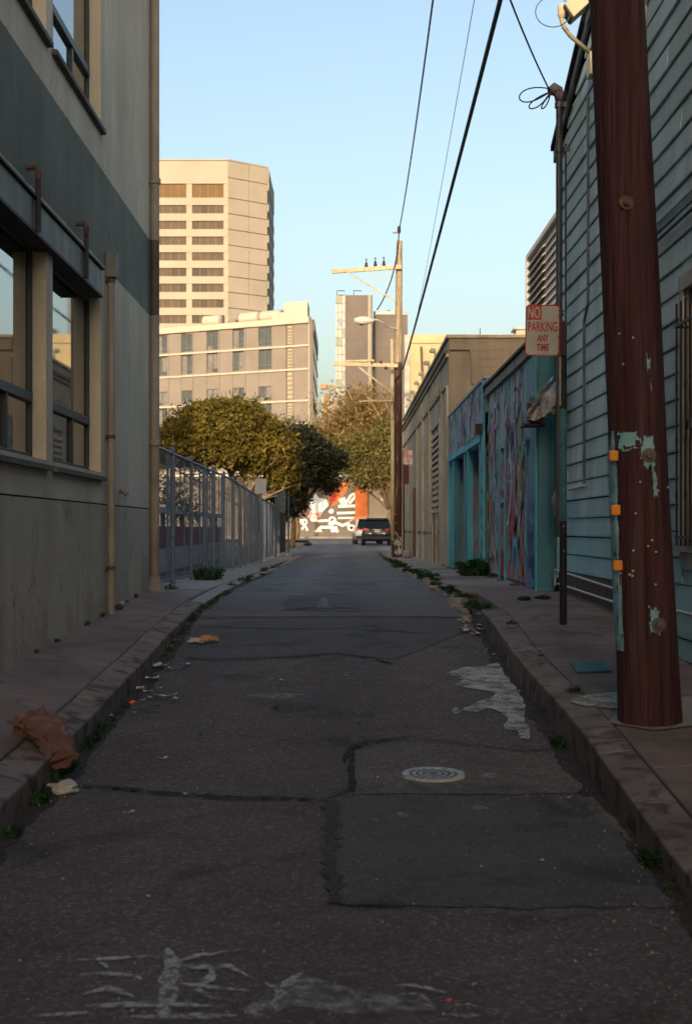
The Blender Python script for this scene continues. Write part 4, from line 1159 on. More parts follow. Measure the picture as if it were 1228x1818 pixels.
# teal painted guard board on the left side with three orange reflectors
for py in (811, 906, 1003):
    z = ZP(py, PD); x = pole_c(z).x - pr(z)
    o = put('reflector', MB().box(x-.024, x+.030, PD-.125, PD-.108, z-.030, z+.030), M['reflector'], np_); bevel(o, .008, 2)
for (px_, py) in ((1140, 811), (1156, 1106), (1101, 371)):
    z = ZP(py, PD); c_ = pole_c(z); x = XP(px_, PD); dx = x - c_.x; yy2 = PD - sqrt(max(.001, pr(z)**2 - dx*dx))
    put('bolt', MB().lathe([(.042, .012), (.042, -.012), (.020, -.014), (.019, -.04), (.004, -.042)], (x, yy2, z), 14, axis='y'), M['rust'] if py < 400 else M['iron'], np_)
# chipped teal paint around the upper bolt: a thin coat following the shaft
def coat(zc, hh, ang0, ang1, m, name, seed, off=.0035, thr=.0):
    """a thin ragged skin of old paint left on the shaft"""
    mb = MB(); n1_, n2_ = 44, 30; keep = {}
    for i in range(n1_+1):
        z = zc - hh/2 + hh*i/n1_; c_ = pole_c(z)
        for k in range(n2_+1):
            a = radians(ang0 + (ang1-ang0)*k/n2_); r = pr(z)+off + .006*(mnoise.noise((cos(a)*2.2, sin(a)*2.2, z*.35)) + .6*mnoise.noise((cos(a)*7, sin(a)*7, z*.8)))
            mb.v.append((c_.x + r*cos(a), c_.y + r*sin(a), z))
    for i in range(n1_):
        for k in range(n2_):
            u, v = (k+.5)/n2_*2-1, (i+.5)/n1_*2-1
            e = 1 - max(abs(u), abs(v))**2.2
            n_ = mnoise.noise((u*2.2+seed*7, v*2.6, seed)) + .5*mnoise.noise((u*6+seed, v*7, seed*3))
            if e*.9 + n_*.9 - .35 > thr: mb.f.append((i*(n2_+1)+k, i*(n2_+1)+k+1, (i+1)*(n2_+1)+k+1, (i+1)*(n2_+1)+k))
    return put(name, mb, m, np_, fix=False, smooth=True)
coat(ZP(960, PD), 1.27, 172, 214, M['teal_board'], 'paint_strip', 8, off=.010, thr=-.24)
coat(ZP(805, PD), .22, 262, 292, M['teal_chip'], 'paint_chips', 1)
coat(ZP(862, PD), .16, 284, 294, M['teal_chip'], 'paint_chips', 2)
coat(ZP(1098, PD), .17, 264, 284, M['teal_chip'], 'paint_chips', 3)
coat(ZP(785, PD), .12, 215, 262, M['teal_chip'], 'paint_chips', 4)
coat(ZP(665, PD), .40, 275, 300, M['teal_chip'], 'paint_chips', 5, thr=.75)
def hnail(px_, py):
    z = ZP(py, PD); c_ = pole_c(z); dx = XP(px_, PD) - c_.x; r = pr(z)
    if abs(dx) > r*.9: return
    put('nail', MB().lathe([(.006, .006), (.006, -.008), (.002, -.010)], (c_.x+dx, PD - sqrt(r*r-dx*dx), z), 6, axis='y'), M['lampgrey'], np_)
for k in range(16): hnail(1090 + random.random()*90, 560 + random.random()*620)
# mortar collar at its foot
drape_poly([(1012,1246),(1040,1236),(1100,1230),(1102,1262),(1068,1258),(1030,1254)], M['spill'], 'mortar_splash', rp, rsw_z, .009, jag=.008)
drape_poly([(1080,1285),(1110,1240),(1228,1238),(1228,1290),(1160,1298)], M['walk_light'], 'pole_footing', rp, rsw_z, .006, jag=.008)
drape_strip([(905,1156),(990,1150),(1090,1141)], .025, M['spill'], 'paint_line', rp, rsw_z, .007, seed=91)
drape_strip([(898,1145),(925,1140),(950,1160)], .07, M['white_smear'], 'paint_smear', rp, rsw_z, .008, seed=92)
M['teal_plate'] = mat('teal_painted_plate', (.035, .13, .15), .6, .25, 9, .2, 60)
q = [ground(a, b, rsw_z) for a, b in ((1011, 1178), (1068, 1175), (1086, 1193), (1024, 1196))]
tp = put('utility_cover', MB().hexa([(p.x, p.y, p.z+.001) for p in (q[3], q[2], q[1], q[0])] + [(p.x, p.y, p.z+.012) for p in (q[3], q[2], q[1], q[0])]), M['teal_plate'], None,
         'small teal painted metal cover set in the pavement left of the near pole', 'cover', origin=q[3])

# far pole
FD = 46.0
fb0 = Vector((XP(704, FD), FD, rsw_z(1.7, FD)-.05)); ft = Vector((XP(708.5, FD), FD, ZP(428, FD)))
fp = thing('utility_pole', 'far utility pole with crossarms and a street lamp beside the beige block', 'utility pole', fb0)
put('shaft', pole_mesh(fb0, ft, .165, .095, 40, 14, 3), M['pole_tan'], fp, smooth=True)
def fq(px_, py, dd=0): return P(px_, py, FD+dd)
def beam(a, b, w, h, name, m, parent):
    a, b = Vector(a), Vector(b); t_ = (b-a).normalized(); s_ = Vector((0, 1, 0)); s_ = (s_ - t_*s_.dot(t_)).normalized(); u_ = t_.cross(s_)
    mb = MB(); pts = [a + s_*i*w/2 + u_*j*h/2 for i, j in ((-1,-1),(1,-1),(1,1),(-1,1))]
    mb.prism(pts, b-a); return put(name, mb, m, parent)
beam(fq(588, 482, -.2), fq(712, 474, -.2), .10, .13, 'crossarm', M['arm_wood'], fp)
beam(fq(612, 480, -.28), fq(701, 534, -.25), .03, .05, 'brace', M['arm_wood'], fp)
beam(fq(592, 646, -.2), fq(706, 649, -.2), .10, .12, 'crossarm', M['arm_wood'], fp)
beam(fq(614, 641, .3), fq(664, 640, .3), .08, .06, 'crossarm_stub', M['arm_wood'], fp)
beam(fq(637, 652, -.28), fq(699, 700, -.25), .03, .05, 'brace', M['arm_wood'], fp)
beam(fq(668, 556, .2), fq(710, 555, .2), .08, .07, 'crossarm', M['lampgrey'], fp)
beam(fq(637, 712, .2), fq(706, 711, .2), .08, .06, 'crossarm', M['arm_wood'], fp)
for (a, b) in ((650, 476), (666, 474), (681, 473)):
    p_ = fq(a, b, -.2); put('insulator', MB().lathe([(.02, .0), (.055, .03), (.06, .09), (.035, .11), (.05, .15), (.02, .18), (.012, .26), (.03, .27), (.03, .30)], p_, 8), M['insulator'], fp)
for (a, b) in ((660, 646), (676, 645), (685, 653)):
    p_ = fq(a, b, -.2); put('insulator', MB().lathe([(.03, -.06), (.06, -.02), (.06, .04), (.03, .08)], p_, 8), M['insulator'], fp)
for (p0, p1, p2) in (((650, 478), (664, 505), (700, 490)), ((666, 476), (672, 500), (690, 498)), ((681, 474), (684, 492), (700, 491)), ((661, 476), (660, 505), (661, 523))):
    A, B, C = fq(*p0, -.25), fq(*p1, -.25), fq(*p2, -.25)
    put('jumper_wire', MB().tube([A*(1-t_)**2 + B*2*t_*(1-t_) + C*t_*t_ for t_ in [i/10 for i in range(11)]], .010, 5), M['lampgrey'], fp)
# companion stub pole
put('stub_pole', MB().tube([fq(698, 985, .4), fq(695.5, 602, .4)], [.085, .055], 10), M['arm_wood'], fp, smooth=True)
put('lower_stub', MB().tube([fq(697, 960, -.3), fq(696.5, 746, -.3)], [.065, .06], 10), M['arm_wood'], fp, smooth=True)
for py in (913, 928, 945): put('reflector', MB().box(XP(700, FD)-.06, XP(700, FD)+.05, FD-.2, FD-.18, ZP(py, FD)-.025, ZP(py, FD)+.025), M['reflector'], fp)
# scribbles on its foot
M['tag_white'] = mat('white_tag_paint', (.45, .45, .44), .7, .2)
r_ = random.Random(9)
for k in range(14):
    an0 = radians(r_.uniform(225, 315)); zc_ = r_.uniform(ZP(985, FD), ZP(930, FD)); pts = []
    for q_ in range(6):
        an = an0 + r_.uniform(-.35, .35); pts.append((fb0.x + .178*cos(an), FD + .178*sin(an), zc_ + r_.uniform(-.10, .10)))
    put('tag_scrawl', MB().tube(pts, .012, 4), M['tag_white'], fp)
# street lamp on the far pole
A = fq(704, 584); ar = [fq(704, 584, -.1), fq(690, 581, -.4), fq(680, 574, -.8), fq(670, 568, -1.0), fq(658, 567, -1.1)]
put('lamp_arm', MB().tube(ar, .028, 8), M['lampgrey'], fp)
hd = fq(645, 569, -1.1)
put('lamp_head', MB().lathe([(.02, -.30), (.08, -.27), (.125, -.12), (.13, .05), (.10, .2), (.05, .30), (.03, .34)], hd, 14, axis='x'), M['lampgrey'], fp, smooth=True)
put('lamp_lens', MB().lathe([(.01, -.16), (.07, -.14), (.10, -.06)], hd + Vector((-.05, 0, 0)), 12), M['glass'], fp, smooth=True)

# ------------------------------------------------------------------ overhead wires
def wire(name, pts, r, label, m=None, n=24, sag=0, sides=6):
    pts = [Vector(p) for p in pts]; path = []
    for i in range(n+1):
        t_ = i/n
        if len(pts) == 2: p = pts[0].lerp(pts[1], t_)
        elif len(pts) == 3: p = pts[0]*(1-t_)**2 + pts[1]*2*t_*(1-t_) + pts[2]*t_*t_
        else: p = pts[0]*(1-t_)**3 + pts[1]*3*t_*(1-t_)**2 + pts[2]*3*t_*t_*(1-t_) + pts[3]*t_**3
        p = p.copy(); p.z -= sag*4*t_*(1-t_); path.append(p)
    return put(name, MB().tube(path, r, sides), m or M['cable'], None, label, 'cable', 'overhead cables', origin=pts[0])
npz = lambda z: Vector((pole_c(z).x, PD, z))
wire('overhead_cable', [(1.25, PD, 9.1), fq(708, 410)], .017, 'black cable running high to the very top of the far utility pole', sag=.62, n=40)
wire('overhead_cable', [npz(5.35), fq(716, 652, -.1)], .026, 'thick black cable sagging down to the middle of the far utility pole', sag=.10, n=40)
wire('overhead_cable', [npz(7.6) + Vector((.15, 0, 0)), P(733, 596, 57)], .006, 'faint thin wire crossing the sky between the two black cables', M['conduit'], sag=.25, n=30)
wire('overhead_cable', [fq(708, 410), fq(706, 470, -.4), fq(690, 520, -.4), fq(669, 550, 0)], .022, 'black jumper cable curving down from the far pole top to its white crossarm', n=20)
wire('overhead_cable', [fq(716, 650, -.15), fq(708, 668, -.3), fq(700, 676, -.2)], .026, 'cable tail wrapped round the waist of the far utility pole', n=10)
wh = Vector((mx-.11, my-.05, mz+.085))
wire('service_drop', [(1.30, 12.6, 5.12), wh], .010, 'thin service wire dropping to the hooded weather head', sag=.06, n=30)
dl = thing('drip_loops', 'curled wire loops hanging beside the weather head', 'wire', wh)
for k, (c0, c1) in enumerate((((900, 140), (905, 215)), ((905, 190), (950, 215)), ((940, 205), (975, 200)))):
    A_, B_, C_, D_2 = P(978, 158 + 4*k, 16.2), P(*c0, 16.2), P(*c1, 16.2), wh
    put('wire_loop', MB().tube([A_*(1-t_)**3 + B_*3*t_*(1-t_)**2 + C_*3*t_*t_*(1-t_) + D_2*t_**3 for t_ in [i/20 for i in range(21)]], .008, 5), M['cable'], dl)
fx_ = thing('overhead_fitting', 'dark clamp fitting on the cable at the far pole top', 'fitting', fq(708, 410))
put('clamp', MB().lathe([(.03, -.12), (.06, -.06), (.06, .08), (.03, .12)], fq(708, 408), 8).box(XP(697, FD), XP(708, FD), FD-.02, FD+.02, ZP(413, FD)-.02, ZP(413, FD)+.02), M['insulator'], fx_)

# floodlight on the gable
M['cream'] = mat('cream_enamel', (.52, .43, .27), .45, .12, 6, .1)
fl = thing('floodlight', 'cream floodlight on a bent arm at the top of the gable', 'floodlight', P(1045, 97, 14.6))
D_ = 14.55
o = put('housing', MB().prism([P(1002, 6, D_-.12), P(1018, 30, D_-.12), P(1046, 4, D_-.12), P(1030, -22, D_-.12)], (0, .26, 0)), M['cream'], fl); bevel(o, .012, 2)
put('lens', MB().prism([P(1000, 9, D_-.1), P(1014, 31, D_-.1), P(1017, 29, D_-.1), P(1003, 7, D_-.1)], (0, .2, 0)), M['bar'], fl)
put('arm', MB().tube([P(997, 14, D_), P(996, 34, D_), P(1000, 48, D_), P(1012, 64, D_+.05), P(1050, 97, D_+.25)], .024, 10), M['cream'], fl, smooth=True)
put('mount', MB().box(2.52, 2.57, D_+.1, D_+.3, ZP(125, D_), ZP(85, D_)), M['cream'], fl)
put('knuckle', MB().lathe([(.03, -.07), (.04, -.04), (.04, .04), (.03, .07)], P(996, 20, D_), 10), M['cream'], fl)
wire('wire_coil', [P(981 + 31*cos(a), 22 + 27*sin(a), 14.4) for a in (0, 1, 2, 3)][:2], .005, 'thin dark coil of wire hanging by the cream floodlight', M['conduit'])
coil = bpy.data.objects['wire_coil']
cm = MB().tube([P(981 + 31*cos(a), 21 + 27*sin(a), 14.4 + .03*a) for a in [i*2*pi/36 for i in range(39)]], .005, 5).mesh('wire_coil', coil.location); cm.materials.append(M['conduit'])
coil.data = cm

# ------------------------------------------------------------------ parking signs
M['sign_white'] = mat('faded_sign_white', (.46, .45, .42), .5, .12, 5, .05, 30, streak=.15)
M['sign_red'] = mat('sign_red', (.40, .035, .03), .5, .12, 5, .05)
M['post_dark'] = mat('dark_sign_post', (.022, .022, .024), .6, .3, 6, .2, 40)
M['post_teal'] = mat('teal_sign_post', (.065, .20, .235), .6, .25, 6, .2, 40, streak=.3)
M['post_green'] = mat('green_steel_post', (.09, .16, .15), .6, .25, 6, .2, 40)
SWD, SHT = .305, .457
def sign_panel(parent, x, y, z, rz=0):
    """panel centred on x,z facing the camera"""
    e = bpy.data.objects.new('sign_panel', None)
    mb = MB(); r = .03; pts = []
    for cx_, cz_, a0 in ((SWD/2-r, SHT/2-r, 0), (-SWD/2+r, SHT/2-r, 90), (-SWD/2+r, -SHT/2+r, 180), (SWD/2-r, -SHT/2+r, 270)):
        for k in range(5):
            a = radians(a0 + k*22.5); pts.append((cx_ + r*cos(a), 0, cz_ + r*sin(a)))
    mb.prism(pts, (0, .003, 0))
    p_ = put('sign_panel', mb, M['sign_red'], parent, local=True)
    p_.location = Vector((x, y, z)) - wl(parent); p_.rotation_euler = (radians(1.5), radians(1.2), rz)
    inner = [(a*.93, -.0012, b*.952) for a, _, b in pts]
    put('sign_face', MB().prism(inner, (0, .0008, 0)), M['sign_white'], p_, local=True)
    put('no_block', MB().box(-SWD/2+.012, -.012, -.0030, -.0016, SHT/2-.135, SHT/2-.011), M['sign_red'], p_, local=True)
    for body, size, zz, xx, m, wd, bold in (('NO', .145, SHT/2-.074, -.078, 'sign_white', .108, .003), ('PARKING', .122, .028, .002, 'sign_red', .262, .003), ('ANY', .085, -.072, .004, 'sign_red', .105, .003), ('TIME', .085, -.155, .004, 'sign_red', .112, .003)):
        key = 'txt_'+body
        me = bpy.data.meshes.get(key)
        if me is None:
            me = text_mesh(body, size, bold); me.name = key; ww_ = max(v.co.x for v in me.vertices) - min(v.co.x for v in me.vertices); cx0 = (max(v.co.x for v in me.vertices) + min(v.co.x for v in me.vertices))/2
            for v in me.vertices: v.co.x = (v.co.x - cx0)*wd/ww_
            me.materials.clear(); me.materials.append(M[m])
        o = bpy.data.objects.new('lettering', me); COL.objects.link(o); o.parent = p_
        o.location = (xx, -.0042 if body == 'NO' else -.0032, zz); o.rotation_euler = (radians(90), 0, 0)
    for bx_, bz_ in ((SWD/2-.012, .12), (SWD/2-.012, -.06), (SWD/2-.012, -.15), (SWD/2-.012, .18)):
        put('rivet', MB().lathe([(.006, 0), (.006, -.006), (.002, -.008)], (bx_, -.001, bz_), 6, axis='y'), M['bar'], p_, local=True)
    bpy.data.objects.remove(e)
    return p_
SD = 12.8
sx_ = XP(999, SD); sb = rsw_z(sx_, SD)
s1 = thing('parking_sign', 'near no parking any time sign on a black and teal post', 'sign', (sx_, SD, sb))
for za, zb2, m in ((sb-.05, ZP(925, SD), 'post_dark'), (ZP(925, SD), ZP(726, SD), 'post_teal'), (ZP(726, SD), ZP(575, SD), 'post_dark')):
    put('post', MB().tube([(sx_, SD, za), (sx_, SD, zb2)], .033, 12), M[m], s1)
put('post_strip', MB().box(sx_-.036, sx_-.024, SD-.028, SD-.015, ZP(720, SD), ZP(634, SD)), M['trim'], s1)
sign_panel(s1, XP(961, SD), SD-.05, ZP(588, SD), radians(-6))
put('sign_bracket', MB().box(XP(985, SD), sx_, SD-.042, SD-.034, ZP(600, SD)-.012, ZP(600, SD)+.012).box(XP(985, SD), sx_, SD-.042, SD-.034, ZP(560, SD)-.012, ZP(560, SD)+.012).box(sx_-.03, sx_+.018, SD-.052, SD-.03, ZP(633, SD), ZP(575, SD)), M['maroon'], s1)
for zz in (-.2, .02, .35): put('post_bolt', MB().lathe([(.008, 0), (.008, -.012)], (sx_, SD-.031, zz), 6, axis='y'), M['trim'], s1)
D2 = 52.5
x2 = XP(512, D2); s2 = thing('parking_sign', 'far no parking sign on a slim post beside the screened gate', 'sign', (x2, D2, lsw_z(x2, D2)))
put('post', MB().tube([(x2, D2, lsw_z(x2, D2)-.05), (x2, D2, ZP(846, D2))], .035, 8), M['post_green'], s2)
put('post_base', MB().lathe([(.12, lsw_z(x2, D2)-.02), (.1, lsw_z(x2, D2)+.08), (.04, lsw_z(x2, D2)+.1)], (x2, D2, 0), 8), M['walk_light'], s2)
sign_panel(s2, XP(507, D2), D2-.05, ZP(858, D2))
D3 = 45.0
x3 = XP(716, D3); s3 = thing('parking_sign', 'far no parking sign with a brown plate below it beside the far pole', 'sign', (x3, D3, rsw_z(x3, D3)))
put('post', MB().tube([(x3, D3, rsw_z(x3, D3)-.05), (x3, D3, ZP(800, D3))], .03, 8), M['pole_brown'], s3)
sign_panel(s3, XP(724, D3), D3-.05, ZP(812, D3))
o = put('brown_plate', MB().box(XP(714, D3), XP(725.5, D3), D3-.05, D3-.045, ZP(860, D3), ZP(826, D3)), M['maroon'], s3)
D4 = 38.5
x4 = XP(463, D4); s4 = thing('sign_back', 'blank pale sign back on a post behind the slatted fence', 'sign', (x4, D4, lsw_w(D4)))
put('post', MB().tube([(x4, D4, lsw_w(D4)), (x4, D4, ZP(848, D4))], .025, 8), M['galv'], s4)
put('panel', MB().box(x4-.15, x4+.15, D4-.035, D4-.031, ZP(877, D4), ZP(850, D4)), M['louver_pale'], s4)
# ------------------------------------------------------------------ far buildings
M['tower'] = mat('tan_precast', (.34, .295, .24), .85, .08, .12, .1, 4)
M['tower_joint'] = mat('precast_joint', (.34, .25, .19), .9, .1)
M['tower_glass'] = mat('bronze_glass', (.072, .050, .032), .5, .2, .3, 0, 4, spec=.15)
M['tower_glass_top'] = mat('amber_glass', (.11, .062, .018), .5, .2, .3, 0, 4, spec=.15)
M['mullion'] = mat('bronze_mullion', (.20, .14, .08), .6, .1)
M['tower_glass_b'] = mat('bronze_glass_dark', (.05, .036, .026), .5, .2, .3, 0, 4, spec=.15)
M['tower_glass_c'] = mat('bronze_glass_blind', (.10, .075, .05), .6, .2, .3, 0, 4, spec=.1)
r_t = random.Random(8)
D = 350.0
k_ = D / F
tw = thing('office_tower', 'tall tan precast office tower with rows of bronze windows', 'tower', (-28.7, 350, -1))
top = ZP(285, D)
fp_ = [(-66, 350.6), (-28.9, 350.6), (-19.6, 357.6), (-19.4, 385), (-66, 385)]
put('core', MB().prism([(a, b, -1.5) for a, b in fp_], (0, 0, top+1)), M['tower_joint'], tw)
rowsY = [(326, 350)] + [(364 + 27.9*i, 378 + 27.9*i) for i in range(8)] + [(364 + 27.9*i, 378 + 27.9*i) for i in range(8, 19)]
prev = top
bays_ = [(-37.56 - 9.15*i, -29.8 - 9.15*i) for i in range(4)]
sp_i = 0
for i, (ya, yb2) in enumerate(rowsY):
    z1, z0 = ZP(ya, D), ZP(yb2, D)
    if z0 < 2: break
    put('spandrel', MB().box(-66, -28.72, 350.0, 350.598, z1, prev-.12), M['tower'], tw)
    for j, (xa, xb) in enumerate(bays_):
        px1 = bays_[j-1][0] if j else -28.72
        put('pier', MB().box(xb, px1, 350.12, 350.597, z0-.1, z1), M['tower'], tw)
        if j < 3 and i < 10:
            w_ = (xb - xa)/4
            for q in range(4):
                put('pane', MB().box(xa+q*w_+.07, xa+(q+1)*w_-.07, 350.42, 350.5, z0, z1), M['tower_glass_top'] if i == 0 else r_t.choice((M['tower_glass'], M['tower_glass'], M['tower_glass_b'], M['tower_glass_c'])), tw)
            put('mullion', MB().box(xa, xb, 350.51, 350.59, z0, z1), M['mullion'], tw)
        else:
            put('glazing', MB().box(xa, xb, 350.42, 350.5, z0, z1), M['tower_glass'], tw)
    prev = z0
put('spandrel', MB().box(-66, -28.72, 350.0, 350.598, -1.4, prev-.12), M['tower'], tw)
put('coping', MB().prism([(-66, 349.9, top+.01), (-28.7, 349.9, top+.01), (-19.35, 357.3, top+.01), (-19.1, 385, top+.01), (-66, 385, top+.01)], (0, 0, .35)), M['tower'], tw)
# chamfered corner panels, one pair per storey
za = top; ch0, ch1 = Vector((-28.7, 350.0, 0)), Vector((-19.4, 357.15, 0)); nn = Vector((.607, -.795, 0))
zs_ = [top, ZP(315, D)] + [ZP(351 + 27.9*i, D) for i in range(0, 20)]
zs_ = [z for z in zs_ if z > 0] + [-1.4]
for z1, z0 in zip(zs_, zs_[1:]):
    for (u0, u1) in ((0, .52), (.52, 1)):
        a, b = ch0.lerp(ch1, u0), ch0.lerp(ch1, u1); e_ = (b-a).normalized()*.06
        put('corner_panel', MB().prism([(a.x+e_.x, a.y+e_.y, z0+.09), (b.x-e_.x, b.y-e_.y, z0+.09), (b.x-e_.x, b.y-e_.y, z1-.09), (a.x+e_.x, a.y+e_.y, z1-.09)], (-nn.x*.5, -nn.y*.5, 0)), M['tower'], tw)
for i, (ya, yb2) in enumerate(rowsY[:14]):
    z1, z0 = ZP(ya, D), ZP(yb2, D)
    if z0 < 2: break
    put('side_spandrel', MB().box(-19.39, -19.1, 357.3, 385, z1, (ZP(rowsY[i-1][1], D) if i else top) - .1), M['tower'], tw)
    put('side_glazing', MB().box(-19.39, -19.2, 358, 384.5, z0, z1), M['tower_glass'], tw)

# office block with panel front, turned to the left
M['panel'] = mat('tan_panel', (.20, .172, .148), .8, .10, .4, .1, 8)
M['panel_white'] = mat('cream_edge', (.43, .38, .31), .7, .06, .5, .05)
M['dark_side'] = mat('dark_trim_shaded_side', (.10, .085, .085), .7, .2, .3)
M['win_grey'] = glass_mat('grey_office_glass', (.06, .065, .07), .08, .6)
M['win_b'] = glass_mat('grey_glass_blind', (.16, .15, .14), .2, .4)
ang = math.atan2(180-191, -4.56+25.1)
ob = thing('office_block', 'four storey tan panelled office block behind the round tree', 'building', (-25.1, 191, -1.2), rz=ang)
Wd = 23.3; zo = 1.2
def sx(px_):
    k = (px_-VX)/F; return (191*k + 25.1) / (.8815 + .472*k)
def zc(py): return ZP(py, 180) + zo
ztop = zc(573)
put('core', MB().prism([(-14, .35, 0), (Wd-.02, .35, 0), (Wd-6, 11.5, 0), (-14, 11.5, 0)], (0, 0, ztop-.1)), M['dark_side'], ob, local=True)
fl_ = [zc(613), zc(655), zc(711), zc(752), zc(793), zc(835), zc(877)]
joints = [sx(p) for p in (300, 343, 390, 436, 482, 521)]
wins = [(sx(a), sx(b)) for a, b in ((277, 297), (322, 341), (367, 387), (413, 433), (459, 482))]
pitch_ = wins[2][0] - wins[1][0]
wins = [(wins[0][0]-pitch_*i, wins[0][1]-pitch_*i) for i in (2, 1)] + wins
put('fascia', MB().box(-14, Wd+.1, -.25, .6, ztop, ztop+.75), M['panel_white'], ob, local=True)
zt = ztop
for i, zf in enumerate(fl_):
    put('floor_ledge', MB().box(-14, Wd+.05, -.18, .345, zf-.1, zf+.12), M['panel_white'], ob, local=True)
    wz0_, wz1_ = zf+.30, (zt-.25 if i != 2 else zf+2.1)
    xs2 = [-14] + [v for w in wins for v in w] + [sx(508), sx(518), Wd]
    for j in range(0, len(xs2), 2):
        a, b = xs2[j], xs2[j+1]
        jj = [a] + [q for q in joints if a < q < b] + [b]
        for u, v in zip(jj, jj[1:]):
            put('wall_panel', MB().box(u+.025, v-.025, 0, .34, zf+.125, zt-.105), M['panel'], ob, local=True)
    for (a, b) in wins:
        put('wall_panel', MB().box(a+.001, b-.001, .02, .34, zf+.125, wz0_), M['panel'], ob, local=True)
        if zt - wz1_ > .3: put('wall_panel', MB().box(a+.001, b-.001, .02, .34, wz1_, zt-.105), M['panel'], ob, local=True)
        m_ = (a+b)/2; th = wz0_ + (wz1_-wz0_)*.22
        wnd = put('window', MB().box(m_-.04, m_+.04, .12, .2, wz0_, wz1_).box(a, b, .13, .19, th-.04, th+.04).box(a, a+.07, .12, .2, wz0_, wz1_).box(b-.07, b, .12, .2, wz0_, wz1_), M['panel_white'] if i > 4 else M['lintel'], ob, local=True)
        for (p0, p1, q0, q1) in ((a, m_, wz0_, th), (m_, b, wz0_, th), (a, m_, th, wz1_), (m_, b, th, wz1_)):
            put('pane', MB().box(p0+.05, p1-.05, .2, .24, q0+.03, q1-.03), r_t.choice((M['win_grey'], M['win_grey'], M['win_b'])), wnd, local=True)
    put('vent_slot', MB().box(sx(508)+.02, sx(518)-.02, .22, .30, zf+.13, zt-.11), M['louver'], ob, local=True)
    for q in range(6):
        z_ = zf + .3 + q*(zt-zf-.5)/6
        put('vent_slat', MB().box(sx(508)+.02, sx(518)-.02, .08, .2, z_, z_+.12), M['panel'], ob, local=True)
    zt = zf
put('corner_fin', MB().box(Wd-.0, Wd+.12, -.05, .9, 0, ztop+.0), M['panel_white'], ob, local=True)
put('penthouse_wing', MB().prism([(Wd-6.4, 1.5, ztop+.7), (Wd-4.3, 1.5, ztop+.7), (Wd-6.5, 6, ztop+.7), (Wd-8.5, 6, ztop+.7)], (0, 0, 1.15)), M['panel_white'], ob, local=True)
put('penthouse', MB().prism([(Wd-4.2, .9, ztop+.7), (Wd-.7, .9, ztop+.7), (Wd-3.3, 6, ztop+.7), (Wd-6.5, 6, ztop+.7)], (0, 0, 2.25)), M['panel_white'], ob, local=True)
r_ = random.Random(2)
for (a, b, h_) in ((340, 372, 1.45), (405, 440, 1.75), (443, 480, 1.75)):
    s0, s1 = sx(a), sx(b); put('roof_unit', MB().lathe([(.35, s0), (.78, s0+.15), (.78, s1-.15), (.35, s1)], (0, 3, ztop+.75+.95), 14, axis='x').box(s0+.3, s1-.3, 2.5, 3.5, ztop+.3, ztop+.95), M['panel_white'], ob, local=True)
for (a, h_) in ((375, 1.5), (403, 1.6), (482, 1.6), (392, .9)):
    s0 = sx(a); put('roof_pipe', MB().box(s0, s0+.22, 2.6, 2.9, ztop+.3, ztop+.75+h_), M['dark_side'], ob, local=True)
put('roof_cabinet', MB().box(sx(388), sx(402), 2.2, 3.2, ztop+.3, ztop+1.55), M['panel'], ob, local=True)
# its shaded flank
e0 = Vector((-4.56, 180.02, 0)); e1 = Vector((-4.25, 218, 0))
fk = MB().prism([(e0.x, e0.y+.3, -1.2), (e1.x, e1.y, -1.2), (e1.x, e1.y, ztop-zo), (e0.x, e0.y+.3, ztop-zo)], (-.25, 0, 0))
def flank_part(name, mb, m):
    o = put(name, mb, m, None); o.parent = ob
    o.matrix_parent_inverse = (__import__('mathutils').Matrix.Translation(wl(ob)) @ __import__('mathutils').Matrix.Rotation(ang, 4, 'Z')).inverted()
flank_part('flank', fk, M['dark_side'])  # darker than the front panels: the shade is put into its colour
for zf in [ztop-zo-.3] + [z-zo for z in fl_[:5]]:
    flank_part('flank_ledge', MB().box(-4.6, -4.08, 180.8, 217.5, zf-.12, zf+.14), M['panel_white'])
    for q in range(7): flank_part('flank_glazing', MB().box(-4.5, -4.14, 182+q*5, 185.6+q*5, zf-2.6, zf-.5), M['win_grey'])
flank_part('flank_screen', MB().box(-4.4, -4.0, 188, 214, ztop-zo+.02, ztop-zo+1.6), M['panel_white'])

# slim grey tower
M['grey_brick'] = mat('dark_grey_cladding', (.125, .105, .095), .8, .12, .2, .1, 6)
M['curtain'] = glass_mat('pale_curtain_glass', (.17, .20, .21), .2, .4)
M['curtain_bar'] = mat('curtain_bar', (.24, .25, .22), .6, .1)
GD = 260.0
gx = lambda p: XP(p, GD)
gzz = lambda p: ZP(p, GD)
gt2 = thing('grey_tower', 'slim dark grey tower with a pale glass corner behind the far pole', 'tower', (gx(613), GD, -1))
put('wall', MB().box(gx(613), gx(653), GD, GD+12, -1.2, gzz(524)), M['grey_brick'], gt2)
put('bright_bullnose', MB().lathe([(gx(661)-gx(653), -1.2), (gx(661)-gx(653), gzz(523))], (gx(653), GD+.9, 0), 24), M['tower'], gt2, smooth=False)
put('glass_backing', MB().box(gx(595)+.05, gx(613)-.002, GD+.3, GD+11, -1.2, gzz(524)-.05), M['curtain_bar'], gt2)
xs3 = [595, 600, 607, 613]; zz = gzz(524); i = 0
while zz > 4:
    h_ = 1.55
    for a, b in zip(xs3, xs3[1:]):
        put('glass_panel', MB().box(gx(a)+.05, gx(b)-.05, GD+.12, GD+.298, zz-h_+.05, zz-.05), M['curtain'] if (i*7+a) % 5 else M['curtain_bar'], gt2)
    zz -= h_; i += 1
put('blue_pane', MB().box(gx(601), gx(607), GD+.05, GD+.11, gzz(578), gzz(565)), mat('blue_pane', (.10, .16, .32), .3, .1), gt2)
for q in range(1, 16): put('cladding_joint', MB().box(gx(613)+.02, gx(653)-.3, GD-.02, GD-.003, gzz(524)-q*2.75, gzz(524)-q*2.75+.06), M['dark_side'], gt2)
